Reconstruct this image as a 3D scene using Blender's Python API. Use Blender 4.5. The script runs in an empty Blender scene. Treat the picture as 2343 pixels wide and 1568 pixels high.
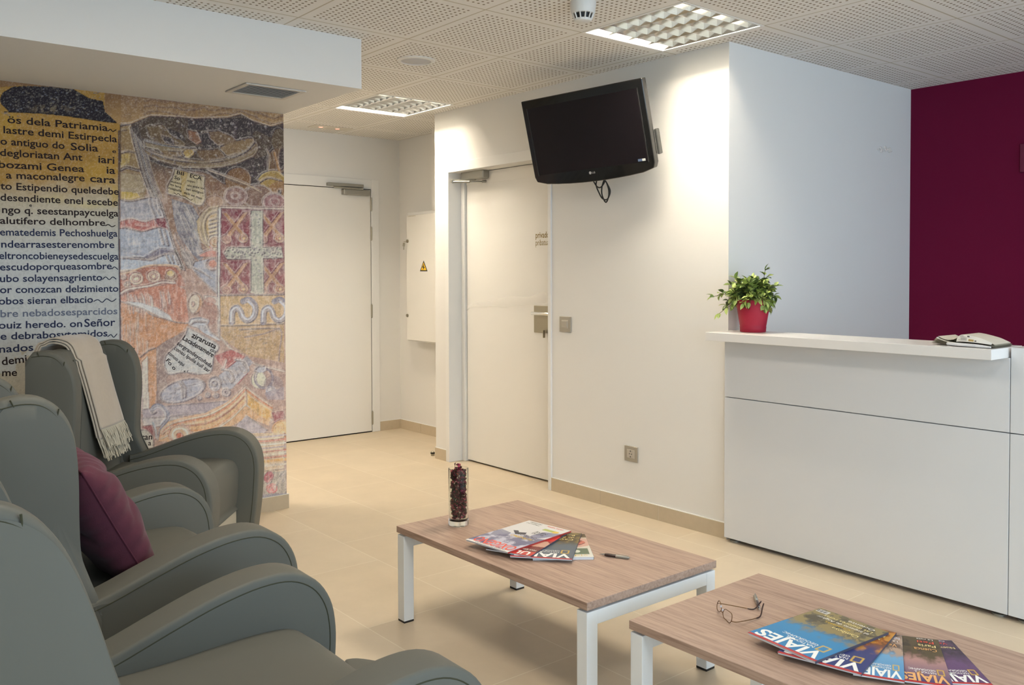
GRID=.0032
import bpy, math, random
import numpy as np
from mathutils import Vector, Matrix
C=bpy.context.scene
COL=C.collection
random.seed(7); rng=np.random.default_rng(7)
SKYS=6.5; TUBE=155.0; REAR=9
# ---------------------------------------------------------------- camera
FPX,YAW,PIT,ROL,CYP,CXP,CAMZ=2038.56,.6880,.0248,-.0025,677.1,1171.5,1.4
f0=Vector((math.sin(YAW),math.cos(YAW),0)); r0=Vector((math.cos(YAW),-math.sin(YAW),0)); u0=Vector((0,0,1))
CW=f0*math.cos(PIT)-u0*math.sin(PIT); u1=u0*math.cos(PIT)+f0*math.sin(PIT)
CR=r0*math.cos(ROL)+u1*math.sin(ROL); CU=u1*math.cos(ROL)-r0*math.sin(ROL)
cam=bpy.data.cameras.new('camera'); camo=bpy.data.objects.new('camera',cam); COL.objects.link(camo)
cam.sensor_width=36; cam.lens=FPX/2343*36; cam.shift_y=-(784-CYP)/2343; cam.clip_start=.02; cam.clip_end=60
camo.matrix_world=Matrix(((CR.x,CU.x,-CW.x,0),(CR.y,CU.y,-CW.y,0),(CR.z,CU.z,-CW.z,CAMZ),(0,0,0,1)))
C.camera=camo
EYE=Vector((0,0,CAMZ))
def ray(x,y): return CR*((x-CXP)/FPX)-CU*((y-CYP)/FPX)+CW
def at(x,y,ax,v):
    d=ray(x,y);i='xyz'.index(ax); return EYE+d*((v-EYE[i])/d[i])
def hit(x,y,P0,n):
    d=ray(x,y); return EYE+d*((Vector(P0)-EYE).dot(n)/d.dot(n))
# ---------------------------------------------------------------- look
C.view_settings.view_transform='Standard'; C.view_settings.look='None'; C.view_settings.gamma=1
C.view_settings.use_curve_mapping=False; C.view_settings.exposure=0.2
# ---------------------------------------------------------------- world: overcast daylight behind the windows
w=bpy.data.worlds.new('sky'); C.world=w; w.use_nodes=True
w.node_tree.nodes['Background'].inputs[0].default_value=(.58,.79,1,1)
w.node_tree.nodes['Background'].inputs[1].default_value=SKYS
def area(name,loc,rot,sx,sy,energy,color):
    l=bpy.data.lights.new(name,'AREA'); l.shape='RECTANGLE'; l.size=sx; l.size_y=sy; l.energy=energy; l.color=color
    o=bpy.data.objects.new(name,l); COL.objects.link(o); o.location=loc; o.rotation_euler=rot; o['kind']='helper'; return o
CEIL=2.603
# daylight arrives through the window wall behind the camera
for loc,rot,sx in (((2.9,-3.15,1.45),(math.radians(90),0,0),3.6),((-.71,-2.1,1.45),(math.radians(90),0,math.radians(-90)),1.8)):
    p=area('window_portal',loc,rot,sx,1.9,10,(1,1,1)); p.data.cycles.is_portal=True
# ceiling fittings of the part of the room behind the camera
WARM=(1,.87,.70); COOL=(1,.96,.90)
for i,(x,y) in enumerate(((3.41,.3),(3.41,-2.1),(.98,-2.1),(.98,.3))):
    area('ceiling_lamp_behind',(x,y,2.585),(0,0,0),.55,.55,REAR,COOL)
area('ceiling_lamp_over_seats',(1.1,2.3,2.585),(0,0,0),.55,.55,20,WARM)
# ---------------------------------------------------------------- helpers
def lin(h):
    if isinstance(h,str):
        h=h.lstrip('#'); h=tuple(int(h[i:i+2],16) for i in (0,2,4))
    return tuple(((c/255)/12.92 if c/255<=.04045 else ((c/255+.055)/1.055)**2.4) for c in h)
def mat(name,col,rough=.5,metal=0,spec=.5,trans=0,emit=None,es=0,bump=None,noise=None,ior=1.45,sheen=0,coat=0,alpha=1):
    m=bpy.data.materials.new(name); m.use_nodes=True; nt=m.node_tree; b=nt.nodes['Principled BSDF']
    c=lin(col) if (isinstance(col,str)) else col
    b.inputs['Base Color'].default_value=(*c,1); b.inputs['Roughness'].default_value=rough; b.inputs['Metallic'].default_value=metal
    b.inputs['Specular IOR Level'].default_value=spec; b.inputs['Transmission Weight'].default_value=trans; b.inputs['IOR'].default_value=ior
    b.inputs['Sheen Weight'].default_value=sheen; b.inputs['Coat Weight'].default_value=coat; b.inputs['Alpha'].default_value=alpha
    if emit is not None:
        b.inputs['Emission Color'].default_value=(*emit,1); b.inputs['Emission Strength'].default_value=es
    if noise or bump:
        tc=nt.nodes.new('ShaderNodeTexCoord')
    if noise: # (scale, amount, stretch xyz)
        n=nt.nodes.new('ShaderNodeTexNoise'); mp=nt.nodes.new('ShaderNodeMapping'); mp.inputs['Scale'].default_value=noise[2] if len(noise)>2 else (1,1,1)
        nt.links.new(tc.outputs['Object'],mp.inputs[0]); nt.links.new(mp.outputs[0],n.inputs['Vector']); n.inputs['Scale'].default_value=noise[0]; n.inputs['Detail'].default_value=6
        mx=nt.nodes.new('ShaderNodeMix'); mx.data_type='RGBA'; a=noise[1]
        mx.inputs['A'].default_value=(*[max(0,v*(1-a)) for v in c],1); mx.inputs['B'].default_value=(*[min(1,v*(1+a)) for v in c],1)
        nt.links.new(n.outputs['Fac'],mx.inputs['Factor']); nt.links.new(mx.outputs['Result'],b.inputs['Base Color'])
    if bump: # (scale, strength, distance)
        n=nt.nodes.new('ShaderNodeTexNoise'); n.inputs['Scale'].default_value=bump[0]; n.inputs['Detail'].default_value=4
        nt.links.new(tc.outputs['Object'],n.inputs['Vector']); bp=nt.nodes.new('ShaderNodeBump'); bp.inputs['Strength'].default_value=bump[1]; bp.inputs['Distance'].default_value=bump[2]
        nt.links.new(n.outputs['Fac'],bp.inputs['Height']); nt.links.new(bp.outputs[0],b.inputs['Normal'])
    return m
def nmath(nt,op,a,b=None,c=None):
    n=nt.nodes.new('ShaderNodeMath'); n.operation=op
    for i,v in enumerate((a,b,c)):
        if v is None: continue
        if isinstance(v,(int,float)): n.inputs[i].default_value=v
        else: nt.links.new(v,n.inputs[i])
    return n.outputs[0]
class MB:
    def __init__(s): s.v=[]; s.f=[]; s.m=[]; s.fl=set()
    def add(s,vs,fs,mi=0):
        o=len(s.v); s.v+= [tuple(v) for v in vs]; s.f+=[tuple(i+o for i in f) for f in fs]; s.m+=[mi]*len(fs); return s
    def box(s,a,b,mi=0):
        x0,y0,z0=a; x1,y1,z1=b
        return s.add([(x0,y0,z0),(x1,y0,z0),(x1,y1,z0),(x0,y1,z0),(x0,y0,z1),(x1,y0,z1),(x1,y1,z1),(x0,y1,z1)],
          [(0,3,2,1),(4,5,6,7),(0,1,5,4),(1,2,6,5),(2,3,7,6),(3,0,4,7)],mi)
    def quad(s,a,b,c,d,mi=0): return s.add([a,b,c,d],[(0,1,2,3)],mi)
    def tube(s,pts,r,n=8,mi=0,closed=False,cap=True):
        pts=[Vector(p) for p in pts]; N=len(pts); rs=r if isinstance(r,(list,tuple)) else [r]*N
        vs=[];fs=[]; prev=None
        for i,p in enumerate(pts):
            if closed: t=pts[(i+1)%N]-pts[i-1]
            else: t=pts[min(i+1,N-1)]-pts[max(i-1,0)]
            if t.length<1e-9: t=Vector((0,0,1))
            t.normalize()
            if prev is None:
                a=Vector((0,0,1)) if abs(t.z)<.9 else Vector((1,0,0)); n1=t.cross(a).normalized()
            else: n1=(prev-t*prev.dot(t)).normalized() if (prev-t*prev.dot(t)).length>1e-6 else t.orthogonal().normalized()
            prev=n1; n2=t.cross(n1)
            for k in range(n):
                an=2*math.pi*k/n; vs.append(p+(n1*math.cos(an)+n2*math.sin(an))*rs[i])
        M=N if closed else N-1
        for i in range(M):
            for k in range(n):
                j=(i+1)%N; fs.append((i*n+k,i*n+(k+1)%n,j*n+(k+1)%n,j*n+k))
        if cap and not closed:
            fs.append(tuple(range(n-1,-1,-1))); fs.append(tuple((N-1)*n+k for k in range(n)))
        return s.add(vs,fs,mi)
    def lathe(s,prof,c=(0,0,0),n=32,mi=0,cap0=True,cap1=True):
        vs=[];fs=[]
        for (r,z) in prof:
            for k in range(n):
                a=2*math.pi*k/n; vs.append((c[0]+r*math.cos(a),c[1]+r*math.sin(a),c[2]+z))
        for i in range(len(prof)-1):
            for k in range(n): fs.append((i*n+k,i*n+(k+1)%n,(i+1)*n+(k+1)%n,(i+1)*n+k))
        if cap0: fs.append(tuple(range(n-1,-1,-1)))
        if cap1: fs.append(tuple((len(prof)-1)*n+k for k in range(n)))
        return s.add(vs,fs,mi)
    def prism(s,poly,fn,a,b,mi=0):
        # poly: 2D points, fn(u,v,w)->3D; extruded from w=a to w=b
        n=len(poly); vs=[fn(u,v,a) for u,v in poly]+[fn(u,v,b) for u,v in poly]
        fs=[tuple(range(n)),tuple(range(2*n-1,n-1,-1))]+[(i,i+n,(i+1)%n+n,(i+1)%n) for i in range(n)]
        return s.add(vs,fs,mi)
    def build(s,name,mats,parent=None,bevel=0,seg=2,smooth=True,angle=35,fix=True):
        me=bpy.data.meshes.new(name); me.from_pydata(s.v,[],s.f)
        if not isinstance(mats,(list,tuple)): mats=[mats]
        for m in mats: me.materials.append(m)
        if len(mats)>1: me.polygons.foreach_set('material_index',s.m)
        if fix:
            import bmesh
            bm=bmesh.new(); bm.from_mesh(me); bmesh.ops.recalc_face_normals(bm,faces=bm.faces); bm.to_mesh(me); bm.free()
        if smooth: me.shade_smooth(); me.set_sharp_from_angle(angle=math.radians(angle))
        me.update(); o=bpy.data.objects.new(name,me); COL.objects.link(o)
        if parent: o.parent=parent
        if bevel:
            b=o.modifiers.new('bevel','BEVEL'); b.width=bevel; b.segments=seg; b.limit_method='ANGLE'; b.angle_limit=math.radians(30); b.harden_normals=True
        return o
def thing(name,label,cat,loc=(0,0,0),rz=0,group=None):
    o=bpy.data.objects.new(name,None); COL.objects.link(o); o.location=loc; o.rotation_euler=(0,0,rz); o.empty_display_size=.1
    return tag(o,label,cat,group)
def tag(o,label,cat,group=None,kind=None):
    o['label']=label; o['category']=cat
    if group: o['group']=group
    if kind: o['kind']=kind
    return o
def struct(o,label=None):
    o['kind']='structure'
    if label: o['label']=label
    return o
def cr(pts,n=6,closed=False):
    P=[Vector(p) for p in pts]; N=len(P); out=[]
    R=range(N) if closed else range(N-1)
    for i in R:
        p0=P[(i-1)%N] if (closed or i>0) else P[0]*2-P[1]; p1=P[i]; p2=P[(i+1)%N]; p3=P[(i+2)%N] if (closed or i+2<N) else P[-1]*2-P[-2]
        for k in range(n):
            t=k/n; out.append(.5*((2*p1)+(p2-p0)*t+(2*p0-5*p1+4*p2-p3)*t*t+(3*p1-p0-3*p2+p3)*t**3))
    if not closed: out.append(P[-1])
    return out
def textmesh(s,bold=0):
    cu=bpy.data.curves.new('t','FONT'); cu.body=s; cu.size=1; cu.resolution_u=3; cu.offset=bold; cu.fill_mode='FRONT'
    o=bpy.data.objects.new('t',cu); me=bpy.data.meshes.new_from_object(o)
    V=[v.co.copy() for v in me.vertices]; F=[tuple(p.vertices) for p in me.polygons]
    bpy.data.objects.remove(o); bpy.data.curves.remove(cu); bpy.data.meshes.remove(me); return V,F
def addtext(mb,s,P0,P1,up,h,mi=0,bold=0,fn=None,shear=0):
    """text from P0 to P1 on its baseline, capital height h along unit up"""
    V,F=textmesh(s,bold)
    if not V: return
    x0=min(v.x for v in V); x1=max(v.x for v in V); P0=Vector(P0);P1=Vector(P1);up=Vector(up)
    k=h/.70; vs=[]
    for v in V:
        q=P0+(P1-P0)*((v.x-x0)/(x1-x0))+up*(v.y*k)+(P1-P0).normalized()*(shear*v.y*k)
        vs.append(fn(q) if fn else q)
    mb.add(vs,F,mi)
# ---------------------------------------------------------------- painting on fine vertex grids (printed pictures)
class Paint:
    def __init__(s,U,V,base,scale=1.0,seed=1):
        s.U=U; s.V=V; s.sc=scale; s.c=np.zeros(U.shape+(3,)); s.c[...]=base; s.rg=np.random.default_rng(seed)
        lat=s.rg.random((256,256)); s.lat=lat
    def noise(s,f,fx=1,fy=1,oct=3,off=0):
        o=0;a=1;t=0
        for k in range(oct):
            x=s.U*f*fx*2**k+13.7*k+off; y=s.V*f*fy*2**k+7.3*k+off; xi=np.floor(x).astype(int); yi=np.floor(y).astype(int); fx_=x-xi; fy_=y-yi
            fx_=fx_*fx_*(3-2*fx_); fy_=fy_*fy_*(3-2*fy_); L=s.lat
            g=lambda i,j:L[(yi+j)&255,(xi+i)&255]
            o=o+a*((g(0,0)*(1-fx_)+g(1,0)*fx_)*(1-fy_)+(g(0,1)*(1-fx_)+g(1,1)*fx_)*fy_); t+=a; a*=.5
        return o/t
    def _apply(s,idx,m,col,al):
        col=np.array(lin(col)) if isinstance(col,str) else np.array(col)
        k=(m*al)[:,None]; s.c[idx]=s.c[idx]*(1-k)+col*k
    def _box(s,x0,x1,y0,y1): return np.nonzero((s.U>=x0)&(s.U<=x1)&(s.V>=y0)&(s.V<=y1))
    def poly(s,P,col,al=1,smooth=0):
        if smooth: P=[(q.x,q.y) for q in cr([(a,b,0) for a,b in P],smooth,True)]
        P=np.array(P,float); idx=s._box(P[:,0].min(),P[:,0].max(),P[:,1].min(),P[:,1].max())
        if len(idx[0])==0: return
        x=s.U[idx]; y=s.V[idx]; ins=np.zeros(x.shape,bool)
        for i in range(len(P)):
            x0,y0=P[i-1]; x1,y1=P[i]
            if y0==y1: continue
            c=((y0>y)!=(y1>y))&(x<(x1-x0)*(y-y0)/(y1-y0)+x0); ins^=c
        s._apply(idx,ins.astype(float),col,al)
    def line(s,P,w,col,al=1,smooth=5,rough=0):
        if smooth and len(P)>2: P=[(q.x,q.y) for q in cr([(a,b,0) for a,b in P],smooth)]
        P=np.array(P,float); idx=s._box(P[:,0].min()-w,P[:,0].max()+w,P[:,1].min()-w,P[:,1].max()+w)
        if len(idx[0])==0: return
        x=s.U[idx]; y=s.V[idx]; d=np.full(x.shape,1e9)
        for i in range(len(P)-1):
            ax,ay=P[i]; bx,by=P[i+1]; L=(bx-ax)**2+(by-ay)**2+1e-9
            t=np.clip(((x-ax)*(bx-ax)+(y-ay)*(by-ay))/L,0,1); d=np.minimum(d,np.hypot(x-ax-t*(bx-ax),y-ay-t*(by-ay)))
        m=np.clip(w/2+.5*s.sc-d,0,s.sc)/s.sc
        s._apply(idx,m,col,al)
    def ell(s,cx,cy,rx,ry,col,al=1,ring=0,rot=0):
        R=max(rx,ry)*1.2; idx=s._box(cx-R,cx+R,cy-R,cy+R)
        if len(idx[0])==0: return
        x=s.U[idx]-cx; y=s.V[idx]-cy; c,q=math.cos(rot),math.sin(rot); X=(x*c+y*q)/rx; Y=(-x*q+y*c)/ry; d=np.hypot(X,Y)
        m=(d<1).astype(float) if not ring else (np.abs(d-1)<ring/max(rx,ry)).astype(float)
        s._apply(idx,m,col,al)
    def tint(s,mask,col,al):
        col=np.array(lin(col)) if isinstance(col,str) else np.array(col); k=(np.clip(mask,0,1)*al)[...,None]; s.c=s.c*(1-k)+col*k
    def to(s,me):
        a=me.color_attributes.new('paint','FLOAT_COLOR','POINT'); d=np.ones((s.c.shape[0]*s.c.shape[1],4)); d[:,:3]=s.c.reshape(-1,3); a.data.foreach_set('color',d.ravel())
def paintmat(name,rough=.5,spec=.4):
    m=mat(name,(1,1,1),rough,spec=spec); nt=m.node_tree; n=nt.nodes.new('ShaderNodeVertexColor'); n.layer_name='paint'
    nt.links.new(n.outputs['Color'],nt.nodes['Principled BSDF'].inputs['Base Color']); return m
def gridmesh(name,XYZ,m,parent=None):
    """XYZ: (ny,nx,3)"""
    ny,nx=XYZ.shape[:2]; me=bpy.data.meshes.new(name); nv=ny*nx
    me.vertices.add(nv); me.vertices.foreach_set('co',XYZ.reshape(-1))
    i=np.arange((ny-1)*(nx-1)); r=i//(nx-1); c=i%(nx-1); a=r*nx+c
    q=np.stack([a,a+1,a+nx+1,a+nx],1).ravel(); nf=len(i)
    me.loops.add(nf*4); me.loops.foreach_set('vertex_index',q); me.polygons.add(nf); me.polygons.foreach_set('loop_start',np.arange(nf)*4)
    me.materials.append(m); me.update(calc_edges=True); me.shade_smooth(); o=bpy.data.objects.new(name,me); COL.objects.link(o)
    if parent: o.parent=parent
    return o
CORR=30
# ================================================================ materials
M={}
M['wall']=mat('white_wall_paint',(.78,.765,.73),.85,spec=.2,bump=(220,.05,.002))
M['trimw']=mat('white_lacquer',(.80,.79,.76),.45,spec=.4)
M['door']=mat('cream_door_laminate',(.80,.775,.72),.5,spec=.35,bump=(300,.03,.001))
M['purple']=mat('burgundy_wall_paint',(.140,.005,.033),.8,spec=.15,bump=(220,.05,.002))
M['gap']=mat('dark_gap',(.02,.015,.012),.9)
M['skirt']=mat('skirting_tile',lin('#c3b49b'),.5,spec=.35,noise=(30,.06))
M['vinyl']=mat('sage_grey_vinyl',lin('#63635c'),.52,spec=.16,bump=(900,.06,.0006))
M['vinyl_light']=mat('pale_vinyl',lin('#b9b2a0'),.5)
M['stitch']=mat('dark_seam',lin('#3a3a28'),.8)
M['white_metal']=mat('white_powder_coated_steel',(.80,.82,.82),.35,spec=.4)
M['black']=mat('black_plastic',(.012,.012,.012),.5)
M['steel']=mat('brushed_steel',(.36,.33,.26),.42,metal=1)
M['alu']=mat('satin_aluminium',(.36,.35,.31),.42,metal=.7)
M['lam']=mat('white_laminate',(.72,.73,.74),.22,spec=.5)
M['lamtop']=mat('white_laminate_top',(.80,.78,.75),.3,spec=.5)
M['plastic']=mat('white_plastic',(.75,.74,.70),.4)
M['chrome']=mat('chrome',(.8,.8,.78),.12,metal=1)
# floor: running bond of beige stoneware
def floor_mat():
    m=mat('beige_floor_tile',lin('#cbb594'),.38,spec=.35); nt=m.node_tree; b=nt.nodes['Principled BSDF']
    tc=nt.nodes.new('ShaderNodeTexCoord'); mp=nt.nodes.new('ShaderNodeMapping'); mp.inputs['Rotation'].default_value=(0,0,math.radians(90))
    mp.inputs['Location'].default_value=(FLX,FLY,0)
    nt.links.new(tc.outputs['Object'],mp.inputs[0]); br=nt.nodes.new('ShaderNodeTexBrick'); nt.links.new(mp.outputs[0],br.inputs['Vector'])
    br.inputs['Scale'].default_value=1; br.inputs['Brick Width'].default_value=.702; br.inputs['Row Height'].default_value=.4667; br.inputs['Mortar Size'].default_value=.0022
    br.inputs['Mortar Smooth'].default_value=.3; br.inputs['Bias'].default_value=0
    br.inputs['Color1'].default_value=(*lin('#d6c6ad'),1); br.inputs['Color2'].default_value=(*lin('#d2c1a7'),1); br.inputs['Mortar'].default_value=(*lin('#e2d6bf'),1)
    n=nt.nodes.new('ShaderNodeTexNoise'); n.inputs['Scale'].default_value=3.5; n.inputs['Detail'].default_value=8; n.inputs['Roughness'].default_value=.65; nt.links.new(tc.outputs['Object'],n.inputs['Vector'])
    mx=nt.nodes.new('ShaderNodeMix'); mx.data_type='RGBA'; mx.blend_type='MULTIPLY'; mx.inputs['Factor'].default_value=1
    rp=nt.nodes.new('ShaderNodeValToRGB'); rp.color_ramp.elements[0].color=(.90,.90,.90,1); rp.color_ramp.elements[1].color=(1.0,1.0,1.0,1); rp.color_ramp.elements[0].position=.3; rp.color_ramp.elements[1].position=.7
    nt.links.new(n.outputs['Fac'],rp.inputs[0]); nt.links.new(br.outputs['Color'],mx.inputs['A']); nt.links.new(rp.outputs[0],mx.inputs['B']); nt.links.new(mx.outputs['Result'],b.inputs['Base Color'])
    bp=nt.nodes.new('ShaderNodeBump'); bp.inputs['Strength'].default_value=.25; bp.inputs['Distance'].default_value=.001; bp.invert=True
    nt.links.new(br.outputs['Fac'],bp.inputs['Height']); nt.links.new(bp.outputs[0],b.inputs['Normal']); return m
FLX,FLY=2.009,-3.64+.4667*8
M['floor']=floor_mat()
# ceiling: square plasterboard tiles with round perforations
TX0,TDX,TY0,TDY=3.113,.6065,3.235,.647
def ceil_mat():
    m=mat('perforated_plaster_tile',(.70,.68,.645),.8,spec=.2); nt=m.node_tree; b=nt.nodes['Principled BSDF']
    tc=nt.nodes.new('ShaderNodeTexCoord'); sp=nt.nodes.new('ShaderNodeSeparateXYZ'); nt.links.new(tc.outputs['Object'],sp.inputs[0])
    u=nmath(nt,'FRACT',nmath(nt,'DIVIDE',nmath(nt,'SUBTRACT',sp.outputs[0],TX0-20*TDX),TDX)); v=nmath(nt,'FRACT',nmath(nt,'DIVIDE',nmath(nt,'SUBTRACT',sp.outputs[1],TY0-20*TDY),TDY))
    N=18; mg=.065
    def cell(q):
        t=nmath(nt,'DIVIDE',nmath(nt,'SUBTRACT',q,mg),(1-2*mg)); fr=nmath(nt,'SUBTRACT',nmath(nt,'FRACT',nmath(nt,'MULTIPLY',t,N)),.5)
        ins=nmath(nt,'MULTIPLY',nmath(nt,'GREATER_THAN',t,0),nmath(nt,'LESS_THAN',t,1)); return fr,ins
    a,ia=cell(u); c,ic=cell(v)
    d=nmath(nt,'SQRT',nmath(nt,'ADD',nmath(nt,'MULTIPLY',a,a),nmath(nt,'MULTIPLY',c,c)))
    hole=nmath(nt,'MULTIPLY',nmath(nt,'LESS_THAN',d,.21),nmath(nt,'MULTIPLY',ia,ic))
    def edge(q): return nmath(nt,'GREATER_THAN',nmath(nt,'ABSOLUTE',nmath(nt,'SUBTRACT',q,.5)),.4935)
    ln=nmath(nt,'MAXIMUM',edge(u),edge(v))
    mx=nt.nodes.new('ShaderNodeMix'); mx.data_type='RGBA'; nt.links.new(hole,mx.inputs['Factor']); mx.inputs['A'].default_value=(.82,.80,.76,1); mx.inputs['B'].default_value=(.22,.18,.11,1)
    m2=nt.nodes.new('ShaderNodeMix'); m2.data_type='RGBA'; nt.links.new(ln,m2.inputs['Factor']); nt.links.new(mx.outputs['Result'],m2.inputs['A']); m2.inputs['B'].default_value=(.55,.50,.40,1)
    nt.links.new(m2.outputs['Result'],b.inputs['Base Color'])
    bp=nt.nodes.new('ShaderNodeBump'); bp.inputs['Strength'].default_value=.6; bp.inputs['Distance'].default_value=.004; bp.invert=True
    nt.links.new(nmath(nt,'MAXIMUM',hole,ln),bp.inputs['Height']); nt.links.new(bp.outputs[0],b.inputs['Normal']); return m
M['ceil']=ceil_mat()
def wood_mat():
    m=mat('grey_brown_oak_laminate',lin('#b09484'),.42,spec=.35); nt=m.node_tree; b=nt.nodes['Principled BSDF']
    tc=nt.nodes.new('ShaderNodeTexCoord'); mp=nt.nodes.new('ShaderNodeMapping'); mp.inputs['Scale'].default_value=(1,.045,1); nt.links.new(tc.outputs['Object'],mp.inputs[0])
    n=nt.nodes.new('ShaderNodeTexNoise'); n.inputs['Scale'].default_value=110; n.inputs['Detail'].default_value=8; n.inputs['Roughness'].default_value=.7; n.inputs['Distortion'].default_value=.4; nt.links.new(mp.outputs[0],n.inputs['Vector'])
    n2=nt.nodes.new('ShaderNodeTexNoise'); n2.inputs['Scale'].default_value=9; n2.inputs['Detail'].default_value=3; nt.links.new(mp.outputs[0],n2.inputs['Vector'])
    fac=nmath(nt,'ADD',nmath(nt,'MULTIPLY',n.outputs['Fac'],.82),nmath(nt,'MULTIPLY',n2.outputs['Fac'],.24))
    rp=nt.nodes.new('ShaderNodeValToRGB'); e=rp.color_ramp.elements; e[0].position=.36; e[0].color=(*lin('#8a7062'),1); e[1].position=.74; e[1].color=(*lin('#bfa593'),1)
    k=rp.color_ramp.elements.new(.52); k.color=(*lin('#a98f7e'),1)
    nt.links.new(fac,rp.inputs[0]); nt.links.new(rp.outputs[0],b.inputs['Base Color']); return m
M['wood']=wood_mat()
# ================================================================ room shell
XT=3.832; YW=4.96; YB=6.876; XA=4.34; YC=2.88; XP=5.765; XM=2.325; ZS=2.35; YS=4.04
XL=-.75; YR=-3.2; YE=5.575
struct(MB().box((XL-.1,YR-.1,-.1),(XP+.1,YB+.1,0)).build('floor',M['floor'],smooth=False),'beige stoneware tile floor laid in running bond')
# ceiling with openings cut for the two lit fittings
lums=[(TX0,TY0-TDY,TX0+TDX,TY0),(TX0,TY0+3*TDY,TX0+TDX,TY0+4*TDY)]
cb=MB(); xs=[XL-.1,TX0,TX0+TDX,XP+.1]; ys=[YR-.1,TY0-TDY,TY0,TY0+3*TDY,TY0+4*TDY,YB+.1]
for i in range(3):
    for j in range(5):
        if i==1 and j in (1,3): continue
        cb.box((xs[i],ys[j],CEIL),(xs[i+1],ys[j+1],CEIL+.02))
struct(cb.build('ceiling',M['ceil'],smooth=False,fix=False),'suspended ceiling of square perforated tiles')
struct(MB().box((XL-.1,YR-.1,CEIL+.13),(XP+.1,YB+.1,CEIL+.2)).build('trim_3',M['wall'],smooth=False))
def wall(n,a,b,m=M['wall'],l=None): return struct(MB().box(a,b).build(n,m,smooth=False),l)
H=CEIL
wb=MB() # window walls behind and beside the camera
wb.box((XL,YR-.1,0),(XP,YR,.5)).box((XL,YR-.1,2.4),(XP,YR,H)).box((XL,YR-.1,.5),(1.1,YR,2.4)).box((4.7,YR-.1,.5),(XP,YR,2.4))
struct(wb.build('wall_rear',M['wall'],smooth=False))
wl_=MB().box((XL-.1,YR-.1,0),(XL,YB+.1,.5)).box((XL-.1,YR-.1,2.4),(XL,YB+.1,H)).box((XL-.1,YR-.1,.5),(XL,-3.0,2.4)).box((XL-.1,-1.2,.5),(XL,YB+.1,2.4))
struct(wl_.build('wall_left',M['wall'],smooth=False))
fr=MB()
for x in (1.1,2.27,3.45,4.64): fr.box((x,YR-.08,.5),(x+.06,YR-.02,2.4))
fr.box((1.1,YR-.08,.5),(4.7,YR-.02,.56)).box((1.1,YR-.08,2.34),(4.7,YR-.02,2.4))
struct(fr.build('window_1',M['trimw'],smooth=False))
fr=MB()
for y in (-3.0,-2.13,-1.26): fr.box((XL-.08,y,.5),(XL-.02,y+.06,2.4))
fr.box((XL-.08,-3.0,.5),(XL-.02,-1.2,.56)).box((XL-.08,-3.0,2.34),(XL-.02,-1.2,2.4))
struct(fr.build('window_2',M['trimw'],smooth=False))
wall('wall_mural',(XL,YW,0),(XM,YW+.14,H),l='partition that carries the printed mural')
# back wall, split around the flush door
D1L,D1R,D1T=3.17,4.118,2.232
bw=MB().box((XL,YB,0),(D1L,YB+.1,H)).box((D1R,YB,0),(XA+.1,YB+.1,H)).box((D1L,YB,D1T),(D1R,YB+.1,H))
struct(bw.build('wall_back',M['wall'],smooth=False))
wall('wall_alcove',(XA,YE,0),(XA+.1,YB,H))
# wall that carries the television, split around the recessed door
D2A,D2B,D2T=4.285,5.40,2.185
tw=MB().box((XT,YC,0),(XA+.1,D2A,H)).box((XT,D2B,0),(XA+.1,YE,H)).box((XT,D2A,D2T),(XA+.1,D2B,H)).box((XT+.2,D2A,0),(XA+.1,D2B,D2T))
struct(tw.build('wall_right',M['wall'],smooth=False),'white wall with the television and the private door')
wr=wall('wall_reception',(XA+.1,YC,0),(XP+.1,YC+.15,H),l='white side wall beside the reception counter')
wall('wall_burgundy',(XP,YR-.1,0),(XP+.1,YC,H),M['purple'],'burgundy painted wall behind the reception counter')
# patch of torn paint on the side wall
pm=mat('torn_plaster',(.78,.74,.68),.9,bump=(90,.9,.006))
pb=MB()
for k in range(16):
    x=5.34+.17*random.random(); z=2.165+.035*random.random(); r=.008+.012*random.random()
    pb.add([(x+r*(1+.4*random.random())*math.cos(a),YC-.0005-.0035*(random.random()),z+r*.6*math.sin(a)) for a in [i*1.047 for i in range(6)]]+[(x,YC-.006,z)],[(i,(i+1)%6,6) for i in range(6)])
pb.build('plaster_damage',pm,wr,smooth=False)
# ceiling bulkhead over the armchairs
struct(MB().box((XL,YS,ZS),(XM,YW,H)).box((XL,YW,ZS),(XM,YW+.14,H)).build('trim_1',M['wall'],smooth=False),'white dropped bulkhead with an air vent')
# boxed riser above the electrical cabinet
struct(MB().box((XA-.13,YE,1.93),(XA,6.17,H)).build('trim_2',M['wall'],smooth=False))
# shadow gap line where walls meet the ceiling
# skirting
SK=.083
def skirt(n,a,b,d,joints):
    """a,b ends (x,y) at the wall face, d outward normal"""
    a=Vector((*a,0)); b=Vector((*b,0)); d=Vector((*d,0)); L=(b-a).length; t=(b-a)/L; mb=MB(); s=0; js=[j for j in joints if 0<j<L]+[L]
    for j in js:
        p=a+t*(s+.0015); q=a+t*(j-.0015)
        P=[p,q,q+d*.011,p+d*.011]; mb.add([(v.x,v.y,0.0) for v in P]+[(v.x,v.y,SK) for v in P],[(0,1,2,3),(7,6,5,4),(0,4,5,1),(1,5,6,2),(2,6,7,3),(3,7,4,0)],0)
        s=j
    P=[a,b,b+d*.009,a+d*.009]; mb.add([(v.x,v.y,0.001) for v in P]+[(v.x,v.y,SK+.003) for v in P],[(0,1,2,3),(7,6,5,4),(0,4,5,1),(1,5,6,2),(2,6,7,3),(3,7,4,0)],1)
    return struct(mb.build(n,[M['skirt'],M['trimw']],smooth=False))
skirt('baseboard_right',(XT,YC),(XT,D2A-.03),(-1,0),[.47,.93])
skirt('baseboard_right_far',(XT,D2B+.02),(XT,YE),(-1,0),[])
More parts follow.
